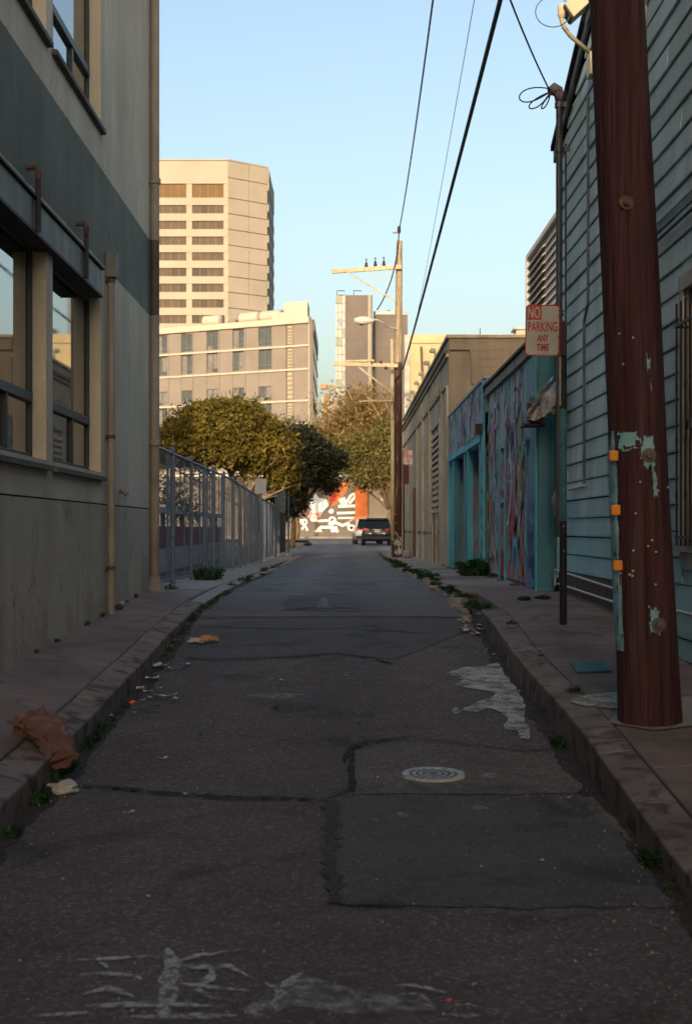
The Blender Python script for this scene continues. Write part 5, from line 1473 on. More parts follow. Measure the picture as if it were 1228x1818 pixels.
for (a, b) in ((598, 606), (628, 636)):
    put('roof_davit', MB().tube([(gx(a), GD+3, gzz(524)), (gx(a), GD+3, gzz(511)), (gx(b)+.6, GD+3, gzz(511.5))], .09, 6), M['bar'], gt2)
put('roof_rail', MB().box(gx(600), gx(612), GD+2, GD+2.1, gzz(524), gzz(520)), M['bar'], gt2)
gl = thing('grey_annex', 'lower dark grey block with a pale roof edge right of the slim tower', 'building', (gx(664), GD+6, -1))
put('wall', MB().box(gx(664), gx(725), GD+4, GD+16, -1.2, ZP(560, GD+4)), M['grey_brick'], gl)
put('roof_edge', MB().box(gx(668), gx(725), GD+3.8, GD+5, ZP(559.5, GD+4), ZP(553, GD+4)), M['louver_pale'], gl)
put('roof_vent', MB().box(gx(664), gx(667), GD+5, GD+6, ZP(560, GD+4), ZP(551, GD+4)).box(gx(689), gx(694), GD+5, GD+6, ZP(553, GD+4), ZP(549, GD+4)), M['dark_side'], gl)
for q in range(1, 11): put('cladding_joint', MB().box(gx(665), gx(724), GD+3.97, GD+3.996, ZP(560, GD+4)-q*3, ZP(560, GD+4)-q*3+.07), M['dark_side'], gl)
# crane between the blocks
M['crane'] = mat('ochre_steel', (.32, .20, .09), .7, .2)
cr = thing('construction_crane', 'small ochre crane head between office block and slim tower', 'crane', P(575, 720, 300))
put('mast', MB().tube([P(578, 960, 300), P(578, 700, 300)], .5, 6), M['crane'], cr)
put('cab', MB().box(XP(569, 300), XP(580, 300), 299, 301, ZP(691, 300), ZP(683, 300)), M['crane'], cr)
beam(P(577, 686, 300), P(602, 690, 300), .8, .8, 'jib', M['crane'], cr)
fb_ = thing('hazy_block', 'small pale block low in the gap under the crane', 'building', P(580, 960, 320))
put('wall', MB().box(XP(572, 320), XP(604, 320), 318, 330, -1.3, ZP(708, 320)), M['panel_white'], fb_)
for q in range(5): put('window', MB().box(XP(574+q*5, 320), XP(577+q*5, 320), 317.9, 317.998, ZP(722, 320), ZP(714, 320)), M['win_grey'], fb_)

# ------------------------------------------------------------------ mural building at the end of the alley
MD = 125.0
M['mural_ground'] = mat('dark_mural_ground', (.135, .115, .095), .85, .2, .8, .2, 15)
M['mural_white'] = mat('mural_white', (.80, .77, .68), .8, .08, 1.5, .1, 15)
M['mural_orange'] = mat('mural_orange', (.55, .15, .04), .8, .12, 1.5, .1, 15)
M['mural_red'] = mat('mural_red', (.42, .06, .03), .8, .12, 1.5, .1, 15)
M['mural_pink'] = mat('mural_pink', (.55, .26, .24), .8, .12, 1.5, .1, 15)
M['mural_aqua'] = mat('mural_aqua', (.40, .55, .55), .8, .1, 1.5, .1, 15)
M['mural_pale'] = mat('mural_pale_blue', (.60, .66, .68), .8, .1, 1.5, .1, 15)
M['roll_door'] = mat('tan_roll_door', (.36, .30, .22), .7, .1, 1.5, .1, 15)
mu = thing('mural_building', 'low building with white scrollwork mural and orange wall closing the alley', 'building', (-5, MD, -.9))
mxp = lambda p: XP(p, MD)
mzp = lambda p: ZP(p, MD)
put('mural_wall', MB().box(-16, mxp(630), MD, MD+8, -1.2, mzp(846)), M['mural_ground'], mu)
put('orange_wall', MB().box(mxp(630)+.005, 14, MD-.12, MD+8, -1.2, mzp(830)), M['mural_orange'], mu)
put('parapet', MB().box(-16, mxp(630), MD-.1, MD+.3, mzp(846)+.002, mzp(843)), M['mural_white'], mu)
rd = put('roll_door', MB().box(mxp(655), mxp(690), MD-.16, MD-.122, -.9, mzp(868)), M['roll_door'], mu)
for q in range(11): put('door_slat', MB().box(mxp(655)+.05, mxp(690)-.05, MD-.19, MD-.162, -.85+q*.38, -.52+q*.38), M['roll_door'], rd)
put('door_reveal', MB().box(mxp(652.5), mxp(655)-.002, MD-.17, MD-.122, -.9, mzp(866)).box(mxp(655), mxp(690), MD-.17, MD-.122, mzp(868)+.002, mzp(866)), M['dark_side'], mu)
for q, (a, b) in enumerate(((676, 873), (680, 880), (683, 898), (676, 884))): put('taped_notice', MB().box(mxp(a), mxp(a+6), MD-.20, MD-.192, mzp(b+5), mzp(b)), M['mural_white'], mu)
yM = [MD - .006]
def nexty(): yM[0] -= .0025; return yM[0]
def mribbon(pts, w, m):
    """flat painted stroke on the wall; pts in photo pixels, w in pixels"""
    y_ = nexty(); P2 = [Vector((mxp(a), 0, mzp(b))) for a, b in pts]; n = len(P2); mb = MB(); ww = w*MD/F/2
    for i, p in enumerate(P2):
        t_ = P2[min(i+1, n-1)] - P2[max(i-1, 0)]; t_.normalize(); nn_ = Vector((-t_.z, 0, t_.x))
        for s_ in (-1, 1):
            q = p + nn_*ww*s_; mb.v.append((q.x, y_, q.z))
    for i in range(n-1): mb.f.append((2*i, 2*i+1, 2*i+3, 2*i+2))
    put('mural_stroke', mb, M[m], mu, fix=False)
def mpoly(pts, m):
    y_ = nexty(); put('mural_shape', MB().poly([(mxp(a), y_, mzp(b)) for a, b in pts]), M[m], mu, fix=False)
def spiral(cx_, cy_, r0, r1, a0, turns, w, m):
    n = 26; mribbon([(cx_ + (r0+(r1-r0)*i/n)*cos(a0+turns*2*pi*i/n), cy_ + (r0+(r1-r0)*i/n)*sin(a0+turns*2*pi*i/n)) for i in range(n+1)], w, m)
mpoly([(585,872),(604,858),(624,852),(612,876),(598,896),(582,900)], 'mural_orange')
mpoly([(582,868),(600,868),(598,886),(586,896)], 'mural_red')
mpoly([(553,902),(585,900),(560,925),(545,918)], 'mural_pink')
mpoly([(551,888),(560,876),(566,884),(580,886),(584,900),(572,908),(556,912),(550,900)], 'mural_pale')
mpoly([(600,886),(612,882),(616,894),(606,900)], 'mural_aqua')
for (a, b, c_, w) in ((600, 899, 632, 5), (598, 911, 632, 4), (600, 920, 632, 3)): mribbon([(a, b), (c_, b-1)], w, 'mural_white')
mribbon([(612, 897), (622, 880), (628, 876), (630, 882), (620, 894)], 4.5, 'mural_white')
spiral(589, 924, 2.5, 8, 0, 1.4, 3.2, 'mural_white')
spiral(557, 919, 2, 6, 1, 1.3, 3, 'mural_white')
spiral(540, 926, 2, 6.5, 2, 1.3, 3, 'mural_white')
spiral(588, 907, 1.5, 4, 2, 1.2, 2.4, 'mural_white')
spiral(624, 936, 2, 7, 3, 1.2, 3, 'mural_white')
spiral(628, 860, 1.5, 5, 3, 1.2, 3, 'mural_white')
mribbon([(552, 922), (565, 925), (582, 924)], 4, 'mural_white')
mribbon([(596, 928), (608, 933), (620, 928)], 5, 'mural_white')
mribbon([(560, 944), (570, 936), (590, 936), (600, 944)], 5, 'mural_white')
mribbon([(536, 940), (541, 932), (546, 942)], 4, 'mural_white')
mpoly([(586, 936), (598, 934), (600, 944), (588, 945)], 'mural_white')
mpoly([(557, 944), (566, 935), (572, 944)], 'mural_white')
mribbon([(570, 916), (578, 905), (590, 892)], 2.5, 'dark_side')
mribbon([(616, 928), (632, 918)], 3, 'mural_pink')
mpoly([(642, 916), (647, 914), (647, 921), (642, 921)], 'mural_white')
# pavement in front of the mural
put('far_pavement', MB().box(-60, 60, 121, MD, -1.2, road_prof(123)+.16), M['walk_light'], kind='structure')
# ------------------------------------------------------------------ trees
def leaf_mat(name, c0, c1, c2, trans=.25):
    t = NT(name)
    r = t.ramp(t.geo.outputs['Random Per Island'], [(0, c0), (.5, c1), (1, c2)])
    cl = t.ramp(t.noise(1.2, 3), [(.3, .65), (.7, 1.15)])
    c = t.mix(1.0, r, cl, 'MULTIPLY')
    t.fin(c, .65, 0, .25)
    tr = t.n('ShaderNodeBsdfTranslucent'); t.l(c, tr.inputs['Color'])
    mx_ = t.n('ShaderNodeMixShader'); mx_.inputs[0].default_value = trans
    t.l(t.b.outputs[0], mx_.inputs[1]); t.l(tr.outputs[0], mx_.inputs[2]); t.l(mx_.outputs[0], t.out.inputs['Surface'])
    return t.m
M['leaf_olive'] = leaf_mat('olive_leaves', (.105, .080, .012), (.175, .130, .020), (.25, .185, .030))
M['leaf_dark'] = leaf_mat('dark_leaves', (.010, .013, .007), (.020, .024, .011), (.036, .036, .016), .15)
M['leaf_gold'] = leaf_mat('golden_brown_leaves', (.14, .090, .028), (.22, .145, .045), (.30, .20, .065))
M['leaf_green'] = leaf_mat('grey_green_leaves', (.085, .075, .020), (.145, .125, .034), (.22, .18, .052))
M['leaf_pale'] = leaf_mat('pale_green_leaves', (.10, .10, .045), (.16, .155, .07), (.22, .20, .10))
M['bark'] = mat('brown_bark', (.13, .085, .05), .9, .3, 4, .6, 30)
M['bark_pale'] = mat('pale_bark', (.30, .21, .12), .9, .3, 4, .6, 30)

def leaves(blobs, size, seed, shell=.55, per=60, spread=.35, dome=None):
    """blobs: (centre, radii, clumps). Leaf clumps spread through each ellipsoid, more of them near its skin"""
    r = random.Random(seed); mb = MB(); V = mb.v; Fc = mb.f
    for (c, rad, n) in blobs:
        c = Vector(c)
        for _ in range(n):
            while True:
                d = Vector((r.uniform(-1, 1), r.uniform(-1, 1), r.uniform(-1, 1)))
                if .05 < d.length < 1 and (dome is None or d.z/d.length > dome): break
            d.normalize(); u = r.random()
            rr_ = (shell + (1-shell)*u**.6) if r.random() < .8 else u**.5*shell
            rr_ *= 1 + .14*mnoise.noise(d*2.3 + c*.13) + .12*mnoise.noise(d*6.1 + c*.31)
            cc = c + Vector((d.x*rad[0], d.y*rad[1], d.z*rad[2]))*rr_
            cs = spread*(.6 + .8*r.random())
            for _ in range(per):
                p = cc + Vector((r.gauss(0, cs*.5), r.gauss(0, cs*.5), r.gauss(0, cs*.38)))
                n_ = Vector((r.gauss(0, 1), r.gauss(0, 1), r.gauss(.4, 1))); n_.normalize()
                a = n_.orthogonal().normalized(); b = n_.cross(a); th = r.random()*6.28
                a2 = a*cos(th) + b*sin(th); b2 = n_.cross(a2)
                s_ = size*(.45 + 1.2*r.random()**1.6); k = len(V)
                V.append((p - a2*s_)[:]); V.append((p + b2*s_*.45)[:]); V.append((p + a2*s_)[:]); V.append((p - b2*s_*.45)[:])
                Fc.append((k, k+1, k+2, k+3))
    return mb
def limb(mb, a, b, r0, r1, r, bend=.12, n=6, sides=6):
    a, b = Vector(a), Vector(b); L = (b-a).length; path = []
    off = Vector((r.uniform(-1, 1), r.uniform(-1, 1), r.uniform(-.3, .6)))*L*bend
    for i in range(n+1):
        t_ = i/n; path.append(a.lerp(b, t_) + off*4*t_*(1-t_)*.5 + Vector((r.uniform(-1, 1), r.uniform(-1, 1), 0))*L*.012)
    mb.tube(path, [r0 + (r1-r0)*i/n for i in range(n+1)], sides); return path
def branching(base, tips, r0, seed, fork_z, twigs=4, tw_len=.9):
    r = random.Random(seed); tr = MB(); br = MB(); base = Vector(base)
    fork = Vector((base.x + r.uniform(-.1, .1), base.y, fork_z))
    limb(tr, base, fork, r0, r0*.75, r, .05, 6, 10)
    for t_ in tips:
        pth = limb(br, fork, t_, r0*.5, r0*.10, r, .18)
        for _ in range(twigs):
            s_ = pth[r.randrange(2, len(pth))]
            e = s_ + Vector((r.uniform(-1, 1), r.uniform(-1, 1), r.uniform(.1, 1))).normalized()*tw_len*r.uniform(.5, 1.2)
            limb(br, s_, e, r0*.12, r0*.03, r, .15, 4, 4)
    return tr, br
def tree(name, label, base, tips, r0, fork_z, blobs, size, m, bark, seed, per=60, spread=.35, shell=.55, twigs=4, tw_len=.9, group=None, dome=None):
    t = thing(name, label, 'tree', base, group)
    tr, br = branching(base, tips, r0, seed, fork_z, twigs, tw_len)
    put('trunk', tr, M[bark], t, smooth=True); put('branches', br, M[bark], t, smooth=True)
    put('crown', leaves(blobs, size, seed, shell, per, spread, dome), M[m], t, fix=False)
    return t
G1 = 'trees along the end of the alley'
d1 = 46.0
tip = lambda px_, py, d: P(px_, py, d)
r_ = random.Random(5)
tips = [tip(px_, py, d1 + r_.uniform(-1.2, 1.2)) for px_, py in ((300, 830), (330, 800), (360, 770), (400, 755), (430, 760), (460, 785), (490, 815), (510, 850), (380, 790), (345, 830), (475, 840), (505, 868), (445, 800), (415, 775), (320, 855), (460, 850))]
tree('round_tree', 'round clipped olive green tree above the slatted fence', P(432, 992, d1), tips, .16, ZP(900, d1),
     [(P(395, 818, d1), (2.30, 2.0, 2.0), 560), (P(325, 815, d1), (1.1, 1.3, 1.25), 150), (P(470, 838, d1), (.95, 1.1, 1.3), 140), (P(498, 862, d1), (.45, .8, .7), 50)],
     .072, 'leaf_olive', 'bark_pale', 5, per=62, spread=.30, shell=.70, twigs=12, tw_len=.75, group=G1, dome=-.05)
d2 = 75.0
tips = [tip(px_, py, d2 + r_.uniform(-1.5, 1.5)) for px_, py in ((515, 800), (540, 780), (560, 800), (590, 830), (530, 840), (505, 860), (575, 850))]
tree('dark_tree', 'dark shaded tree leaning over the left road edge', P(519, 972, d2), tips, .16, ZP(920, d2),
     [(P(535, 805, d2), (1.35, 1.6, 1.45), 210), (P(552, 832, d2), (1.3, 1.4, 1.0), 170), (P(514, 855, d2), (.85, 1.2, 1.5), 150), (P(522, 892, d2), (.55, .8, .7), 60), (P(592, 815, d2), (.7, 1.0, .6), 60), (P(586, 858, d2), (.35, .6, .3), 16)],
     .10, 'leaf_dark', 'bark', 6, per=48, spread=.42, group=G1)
d3 = 108.0
tips = [tip(px_, py, d3 + r_.uniform(-2, 2)) for px_, py in ((575, 720), (600, 705), (620, 695), (640, 690), (665, 700), (685, 715), (580, 760), (610, 740), (650, 735), (560, 740), (690, 740), (632, 684), (655, 690), (590, 712))]
tree('golden_tree', 'tall twiggy golden brown tree in front of the slim tower', P(701, 962, d3), tips, .22, ZP(845, d3),
     [(P(615, 745, d3), (2.5, 2.2, 2.4), 190), (P(658, 738, d3), (2.2, 2.2, 2.1), 170), (P(585, 785, d3), (1.5, 1.6, 2.0), 110), (P(635, 790, d3), (2.8, 2.0, 1.7), 130)],
     .10, 'leaf_gold', 'bark_pale', 7, per=36, spread=1.0, shell=.4, twigs=16, tw_len=2.0, group=G1)
d4 = 98.0
tips = [tip(px_, py, d4 + r_.uniform(-2, 2)) for px_, py in ((600, 820), (620, 790), (650, 780), (680, 790), (695, 830), (640, 830), (665, 820), (675, 850))]
tree('green_tree', 'grey green tree spreading over the parked cars', P(692, 962, d4), tips, .20, ZP(905, d4),
     [(P(660, 800, d4), (1.7, 1.7, 1.5), 150), (P(630, 815, d4), (1.5, 1.5, 1.2), 110), (P(690, 815, d4), (1.0, 1.4, 1.6), 110), (P(655, 845, d4), (1.5, 1.4, .85), 90), (P(605, 800, d4), (1.1, 1.3, 1.0), 60), (P(690, 770, d4), (.9, 1.2, 1.0), 50)],
     .11, 'leaf_green', 'bark', 8, per=46, spread=.55, twigs=6, tw_len=1.2, group=G1)
d5 = 118.0
tips = [tip(px_, py, d5 + r_.uniform(-2, 2)) for px_, py in ((490, 760), (515, 745), (540, 755), (555, 780), (505, 790))]
tree('pale_tree', 'pale grey green tree between the round tree and the office block corner', P(528, 962, d5), tips, .2, ZP(860, d5),
     [(P(510, 775, d5), (1.6, 1.6, 1.6), 90), (P(545, 790, d5), (1.3, 1.6, 1.8), 90), (P(528, 820, d5), (2.0, 1.6, 1.6), 90)],
     .12, 'leaf_pale', 'bark', 9, per=40, spread=.7, shell=.45, twigs=6, tw_len=1.4, group=G1)
# dark undergrowth in the lot behind the slatted fence
d6 = 58.0
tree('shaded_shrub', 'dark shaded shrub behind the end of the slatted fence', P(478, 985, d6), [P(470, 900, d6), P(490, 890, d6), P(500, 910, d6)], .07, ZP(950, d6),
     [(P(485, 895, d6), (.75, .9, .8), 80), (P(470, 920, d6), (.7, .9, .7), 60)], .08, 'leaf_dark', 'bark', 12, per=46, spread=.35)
d7 = 37.0
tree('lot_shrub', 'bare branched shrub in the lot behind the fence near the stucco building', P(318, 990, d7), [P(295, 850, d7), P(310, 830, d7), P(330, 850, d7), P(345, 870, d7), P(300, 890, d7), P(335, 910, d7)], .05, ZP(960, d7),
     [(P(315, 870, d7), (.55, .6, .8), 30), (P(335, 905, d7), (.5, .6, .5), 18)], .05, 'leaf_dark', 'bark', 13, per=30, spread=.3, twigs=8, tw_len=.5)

# ------------------------------------------------------------------ cars
M['tyre'] = mat('tyre', (.015, .015, .015), .85, .1)
M['rim'] = mat('alloy_rim', (.30, .30, .30), .4, .1, metal=.6)
M['car_glass'] = glass_mat('car_glass', (.008, .011, .012), .05, .4, 1.45)
M['tail'] = mat('red_tail_lamp', (.45, .03, .02), .2, .05, bump=0)
M['plate'] = mat('number_plate', (.52, .50, .38), .5, .1, bump=0)
M['chrome'] = mat('chrome_trim', (.55, .55, .55), .15, .05, metal=.9, bump=0)
M['plastic'] = mat('black_plastic', (.02, .02, .021), .6, .1)
def car_paint(name, col):
    t = NT(name); c = t.ramp(t.noise(3, 3), [(.3, sc(col, .9)), (.7, sc(col, 1.1))])
    m = t.fin(c, .3, 0, .3); t.b.inputs['Coat Weight'].default_value = .2; t.b.inputs['Coat Roughness'].default_value = .06
    return m
def car(name, label, loc, paint, L=4.5, Wc=1.85, Hc=1.66, rz=0):
    t = thing(name, label, 'car', loc, 'cars parked at the end of the alley', rz)
    hw = Wc/2
    # stations along y (rear at 0): y, underside, belt height, half width low, half width belt
    st = [(0.0, .42, .92, .80, .78), (.06, .36, .98, .90, .86), (.30, .30, 1.04, .97, .93), (1.1, .24, 1.06, 1.0, .95), (2.6, .24, 1.04, 1.0, .95), (3.35, .25, 1.0, .99, .92), (4.1, .30, .90, .93, .82), (L-.06, .38, .76, .82, .70), (L, .42, .66, .72, .62)]
    mb = MB(); ring = []
    for (y_, zb_, zt_, a, b) in st:
        a *= hw; b *= hw
        prof = [(-a*.94, zb_), (-a, zb_+.14), (-a*1.0, zb_+(zt_-zb_)*.6), (-b, zt_-.03), (-b*.93, zt_), (0, zt_+.015), (b*.93, zt_), (b, zt_-.03), (a, zb_+(zt_-zb_)*.6), (a, zb_+.14), (a*.94, zb_)]
        for x_, z_ in prof: mb.v.append((x_, y_, z_))
    n = 11
    for i in range(len(st)-1):
        for k in range(n-1): mb.f.append((i*n+k, (i+1)*n+k, (i+1)*n+k+1, i*n+k+1))
        mb.f.append((i*n+n-1, (i+1)*n+n-1, (i+1)*n, i*n))
    mb.f += [tuple(range(n)), tuple(reversed(range((len(st)-1)*n, len(st)*n)))]
    put('body', mb, paint, t, local=True, smooth=True)
    # greenhouse: glass volume with a painted roof and pillars
    gs = [(.16, 1.00, .80, .30), (.42, Hc-.09, .70, .52), (2.45, Hc-.07, .70, 2.35), (3.30, 1.00, .80, 3.2)]
    rearb, reart, frontt, frontb = (.12, 1.0), (.50, Hc-.07), (2.35, Hc-.07), (3.25, 1.0)
    wb, wt = hw*.90, hw*.71
    g = MB().hexa([(-wb, rearb[0], 1.0), (wb, rearb[0], 1.0), (wb, frontb[0], 1.0), (-wb, frontb[0], 1.0), (-wt, reart[0], reart[1]), (wt, reart[0], reart[1]), (wt, frontt[0], frontt[1]), (-wt, frontt[0], frontt[1])])
    put('windows', g, M['car_glass'], t, local=True)
    rf = MB().hexa([(-wt-.03, .42, Hc-.085), (wt+.03, .42, Hc-.085), (wt+.03, 2.42, Hc-.085), (-wt-.03, 2.42, Hc-.085), (-wt+.06, .50, Hc), (wt-.06, .50, Hc), (wt-.1, 2.25, Hc), (-wt+.1, 2.25, Hc)])
    o = put('roof', rf, paint, t, local=True); bevel(o, .03, 2)
    for s_ in (-1, 1):
        for (a, b) in (((wb+.01, rearb[0], 1.0), (wt+.015, reart[0], Hc-.08)), ((wb+.012, 1.35, 1.02), (wt+.012, 1.4, Hc-.08)), ((wb+.01, frontb[0], 1.0), (wt+.01, frontt[0], Hc-.08))):
            put('pillar', MB().tube([(s_*a[0], a[1], a[2]), (s_*b[0], b[1], b[2])], .045, 6), paint, t, local=True)
        put('tail_lamp', MB().prism([(s_*hw*.52, -.015, .93), (s_*hw*.90, -.005, .90), (s_*hw*.955, .10, 1.0), (s_*hw*.86, .02, 1.06), (s_*hw*.50, -.005, .99)], (0, .10, 0)), M['tail'], t, local=True)
        mr = put('mirror', MB().lathe([(.02, -.09), (.085, -.07), (.10, .02), (.06, .09)], (s_*(hw+.10), 2.75, 1.08), 10, axis='y'), M['plastic'] , t, local=True, smooth=True)
        put('roof_rail', MB().tube([(s_*(wt-.02), .6, Hc+.02), (s_*(wt-.02), 2.1, Hc+.02)], .018, 6), M['plastic'], t, local=True)
        for y_ in (.85, 3.55):
            w_ = put('wheel', MB().lathe([(.20, -.115), (.32, -.11), (.345, -.06), (.345, .06), (.32, .11), (.20, .115)], (s_*(hw-.10), y_, .345), 20, axis='x'), M['tyre'], t, local=True, smooth=True)
            put('rim', MB().lathe([(.03, s_*.10), (.19, s_*.118), (.205, s_*.10)], (s_*(hw-.10), y_, .345), 14, axis='x'), M['rim'], w_, local=True)
            put('wheel_arch', MB().lathe([(.40, -.14), (.42, .0), (.41, s_*.105 if s_ > 0 else -.02)], (s_*(hw-.12), y_, .36), 20, axis='x'), M['plastic'], t, local=True)
    o = put('rear_bumper', MB().prism([(-hw*.92, -.06, .36), (hw*.92, -.06, .36), (hw*.95, -.05, .56), (-hw*.95, -.05, .56)], (0, .2, 0)), M['plastic'], t, local=True); bevel(o, .03, 2)
    put('number_plate', MB().box(-.16, .16, -.035, -.022, .80, .93), M['plate'], t, local=True)
    put('hatch_trim', MB().box(-.32, .32, -.03, -.018, .955, .985), M['chrome'], t, local=True)
    put('rear_wiper', MB().tube([(0, .13, 1.05), (.28, .16, 1.12)], .012, 5), M['plastic'], t, local=True)
    o = put('spoiler', MB().prism([(-wt, .36, Hc-.07), (wt, .36, Hc-.07), (wt, .55, Hc-.02), (-wt, .55, Hc-.02)], (0, 0, .035)), paint, t, local=True)
    for s_ in (-1, 1): put('sticker', MB().box(s_*.42-.09, s_*.42+.09, -.03, -.020, .70, .76), M['mural_white'], t, local=True)
    return t
car('parked_car', 'dark blue parked car seen from behind beside the far pole', (XP(669, 86), 86, road_prof(86)), car_paint('dark_blue_paint', (.008, .013, .036)), rz=radians(-1))
car('parked_car', 'white parked car standing ahead of the dark blue one', (XP(655, 92), 92, road_prof(92)), car_paint('white_car_paint', (.62, .60, .56)), Hc=1.72, rz=radians(2))

# ------------------------------------------------------------------ weeds
M['weed'] = leaf_mat('weed_green', (.014, .048, .020), (.030, .085, .034), (.060, .13, .050), .3)
M['weed_dry'] = leaf_mat('dull_weed_green', (.02, .035, .012), (.04, .06, .02), (.075, .085, .035), .3)
def weed_mesh(seed, h, w, n, broad=False):
    r = random.Random(seed); mb = MB()
    for _ in range(n):
        a = r.random()*6.28; rad = w*sqrt(r.random())*.8; b = Vector((rad*cos(a), rad*sin(a), 0)); L = h*(.45 + .7*r.random())*(1-.5*rad/w)
        lean = Vector((cos(a), sin(a), 0))*L*r.uniform(.1, .8) + Vector((r.uniform(-1, 1), r.uniform(-1, 1), 0))*L*.25
        sd = Vector((-sin(a+r.uniform(-1, 1)), cos(a), 0))*(L*(.13 if broad else .055) + .003)
        p1 = b + lean*.35 + Vector((0, 0, L*.6)); p2 = b + lean + Vector((0, 0, L*(.75 + .25*r.random())))
        k = len(mb.v); mb.v += [tuple(b - sd*.4), tuple(b + sd*.4), tuple(p1 + sd), tuple(p1 - sd), tuple(p2)]
        mb.f += [(k, k+1, k+2, k+3), (k+3, k+2, k+4)]
        if broad:
            for q in range(2):
                c_ = b.lerp(p2, r.uniform(.3, .9)); s_ = h*.10*r.uniform(.6, 1.3); n_ = Vector((r.gauss(0, 1), r.gauss(0, 1), r.gauss(1, .6))).normalized(); u = n_.orthogonal().normalized()*s_; v = n_.cross(u)*.7
                k = len(mb.v); mb.v += [tuple(c_-u), tuple(c_+v), tuple(c_+u), tuple(c_-v)]; mb.f.append((k, k+1, k+2, k+3))
    me = mb.mesh('weed', fix=False); return me
wm = [weed_mesh(1, .10, .07, 46), weed_mesh(2, .13, .09, 60, True), weed_mesh(3, .07, .10, 60), weed_mesh(4, .22, .16, 110, True)]
for i, m_ in enumerate(wm): m_.materials.append(M['weed_dry'] if i == 2 else M['weed'])
wr = random.Random(17)
def weed(p, kind, s_, label, group):
    o = bpy.data.objects.new('weed', wm[kind]); COL.objects.link(o); o.location = p - Vector((0, 0, .004)); o.rotation_euler = (0, 0, wr.random()*6.28); o.scale = (s_, s_, s_*wr.uniform(.85, 1.2))
    tag(o, label, 'weed', group)
ORD = ['first', 'second', 'third', 'fourth', 'fifth', 'sixth', 'seventh', 'eighth', 'ninth', 'tenth', 'eleventh', 'twelfth', 'thirteenth', 'fourteenth', 'fifteenth', 'sixteenth', 'seventeenth', 'eighteenth', 'nineteenth', 'twentieth']
GL, GR = 'weeds along the left kerb', 'weeds along the right road edge'
weed(ground(64, 1428), 1, .85, 'round green weed at the left kerb below the white paper', GL)
weed(ground(18, 1485), 0, .9, 'lowest green weed on the left kerb at the frame edge', GL)
for i, (a, b, k, s_) in enumerate(((98, 1384, 0, .9), (108, 1372, 1, .9), (120, 1366, 0, .8), (150, 1330, 0, .9), (160, 1318, 1, .8), (172, 1305, 0, .9), (184, 1294, 0, .7), (196, 1282, 0, .6), (210, 1268, 2, .6), (222, 1256, 0, .5))):
    weed(ground(a, b), k, s_, ORD[i] + ' weed up the left gutter counting from the white paper wad', GL)
for i in range(16):
    y_ = 12.2 + i*.42 + wr.random()*.2
    weed(Vector((XL + .02 + wr.random()*.06, y_, road_z(XL, y_)+.008)), wr.choice((0, 0, 2)), .5 + wr.random()*.35, ORD[i] + ' small weed of the left gutter past the ochre food wrapper', GL)
for i in range(9):
    y_ = 20 + i*2.2 + wr.random(); weed(Vector((XL-.15 + wr.random()*.2, y_, lsw_z(XL-.1, y_)+.002)), 2, .9 + wr.random()*.6, ORD[i] + ' low tuft along the pavement edge beside the slatted fence', GL)
weed(ground(1000, 1325), 3, .52, 'bushy green weed in the right gutter below the white paint spill', GR)
weed(ground(1172, 1540), 1, 1.0, 'upright green weed on the near right kerb face', GR)
weed(ground(1190, 1585), 0, .5, 'tiny weed at the foot of the near right kerb', GR)
weed(ground(1020, 1228, rsw_z), 2, .75, 'flat weed in the pavement joint beside the near pole', GR)
weed(ground(908, 1108, rsw_z), 2, .7, 'flat weed in the pavement joint near the sign post', GR)
weed(ground(960, 1165, rsw_z), 2, .4, 'tiny weed in the joint beyond the teal cover', GR)
weed(ground(848, 1022, rsw_z), 3, 2.1, 'tall bushy weed against the painted garage doors', GR)
weed(ground(836, 1022, rsw_z), 3, 1.3, 'lower leafy weed beside the tall bushy one at the garage', GR)
vm = [weed_mesh(20+q, .17, .26, 150, q % 2 == 0) for q in range(5)]
for m_ in vm: m_.materials.append(M['weed']); wm.append(m_)
yv = 14.5
for i in range(20):
    weed(Vector((XR + .02 + wr.uniform(-.10, .10), yv, road_prof(yv)+.035)), 4 + wr.randrange(5), wr.uniform(.35, .7)*(1 if yv < 22 else 1.25), ORD[i] + ' weed clump of the broken right verge counting from the kerb end', GR)
    yv += .55 + .09*i + wr.random()*.5
for i in range(9):
    y_ = 19 + i*1.6; weed(Vector((2.26 if y_ < 23.3 else 2.2, y_, rsw_z(2.2, y_))), 2, .8, ORD[i] + ' low tuft at the foot of the painted walls from the teal bay', GR)
for i, (a, b) in enumerate(((368, 1030), (378, 1028), (358, 1030))): weed(ground(a, b, lsw_z), 3, 1.25 - .2*i, ['largest leafy weed at the foot of the slatted fence', 'right hand leafy weed at the foot of the slatted fence', 'left hand smaller leafy weed at the foot of the slatted fence'][i], GL)
for i in range(10):
    y_ = 6 + i*1.1 + wr.random(); weed(Vector((WL+.02, y_, lsw_w(y_))), 0, .35 + .3*wr.random(), ORD[i] + ' tiny weed along the foot of the stucco wall from the frame edge', GL)
weed(ground(303, 1046, lsw_z), 2, 1.2, 'low weed beside the corner downpipe', GL)
for i in range(10):
    a = 165 + i*42 + wr.uniform(-12, 12); weed(ground(a, 1398 + (a-140)*.06), 2, .25 + .15*wr.random(), ORD[i] + ' tiny weed from the left in the mossy road crack', GL)

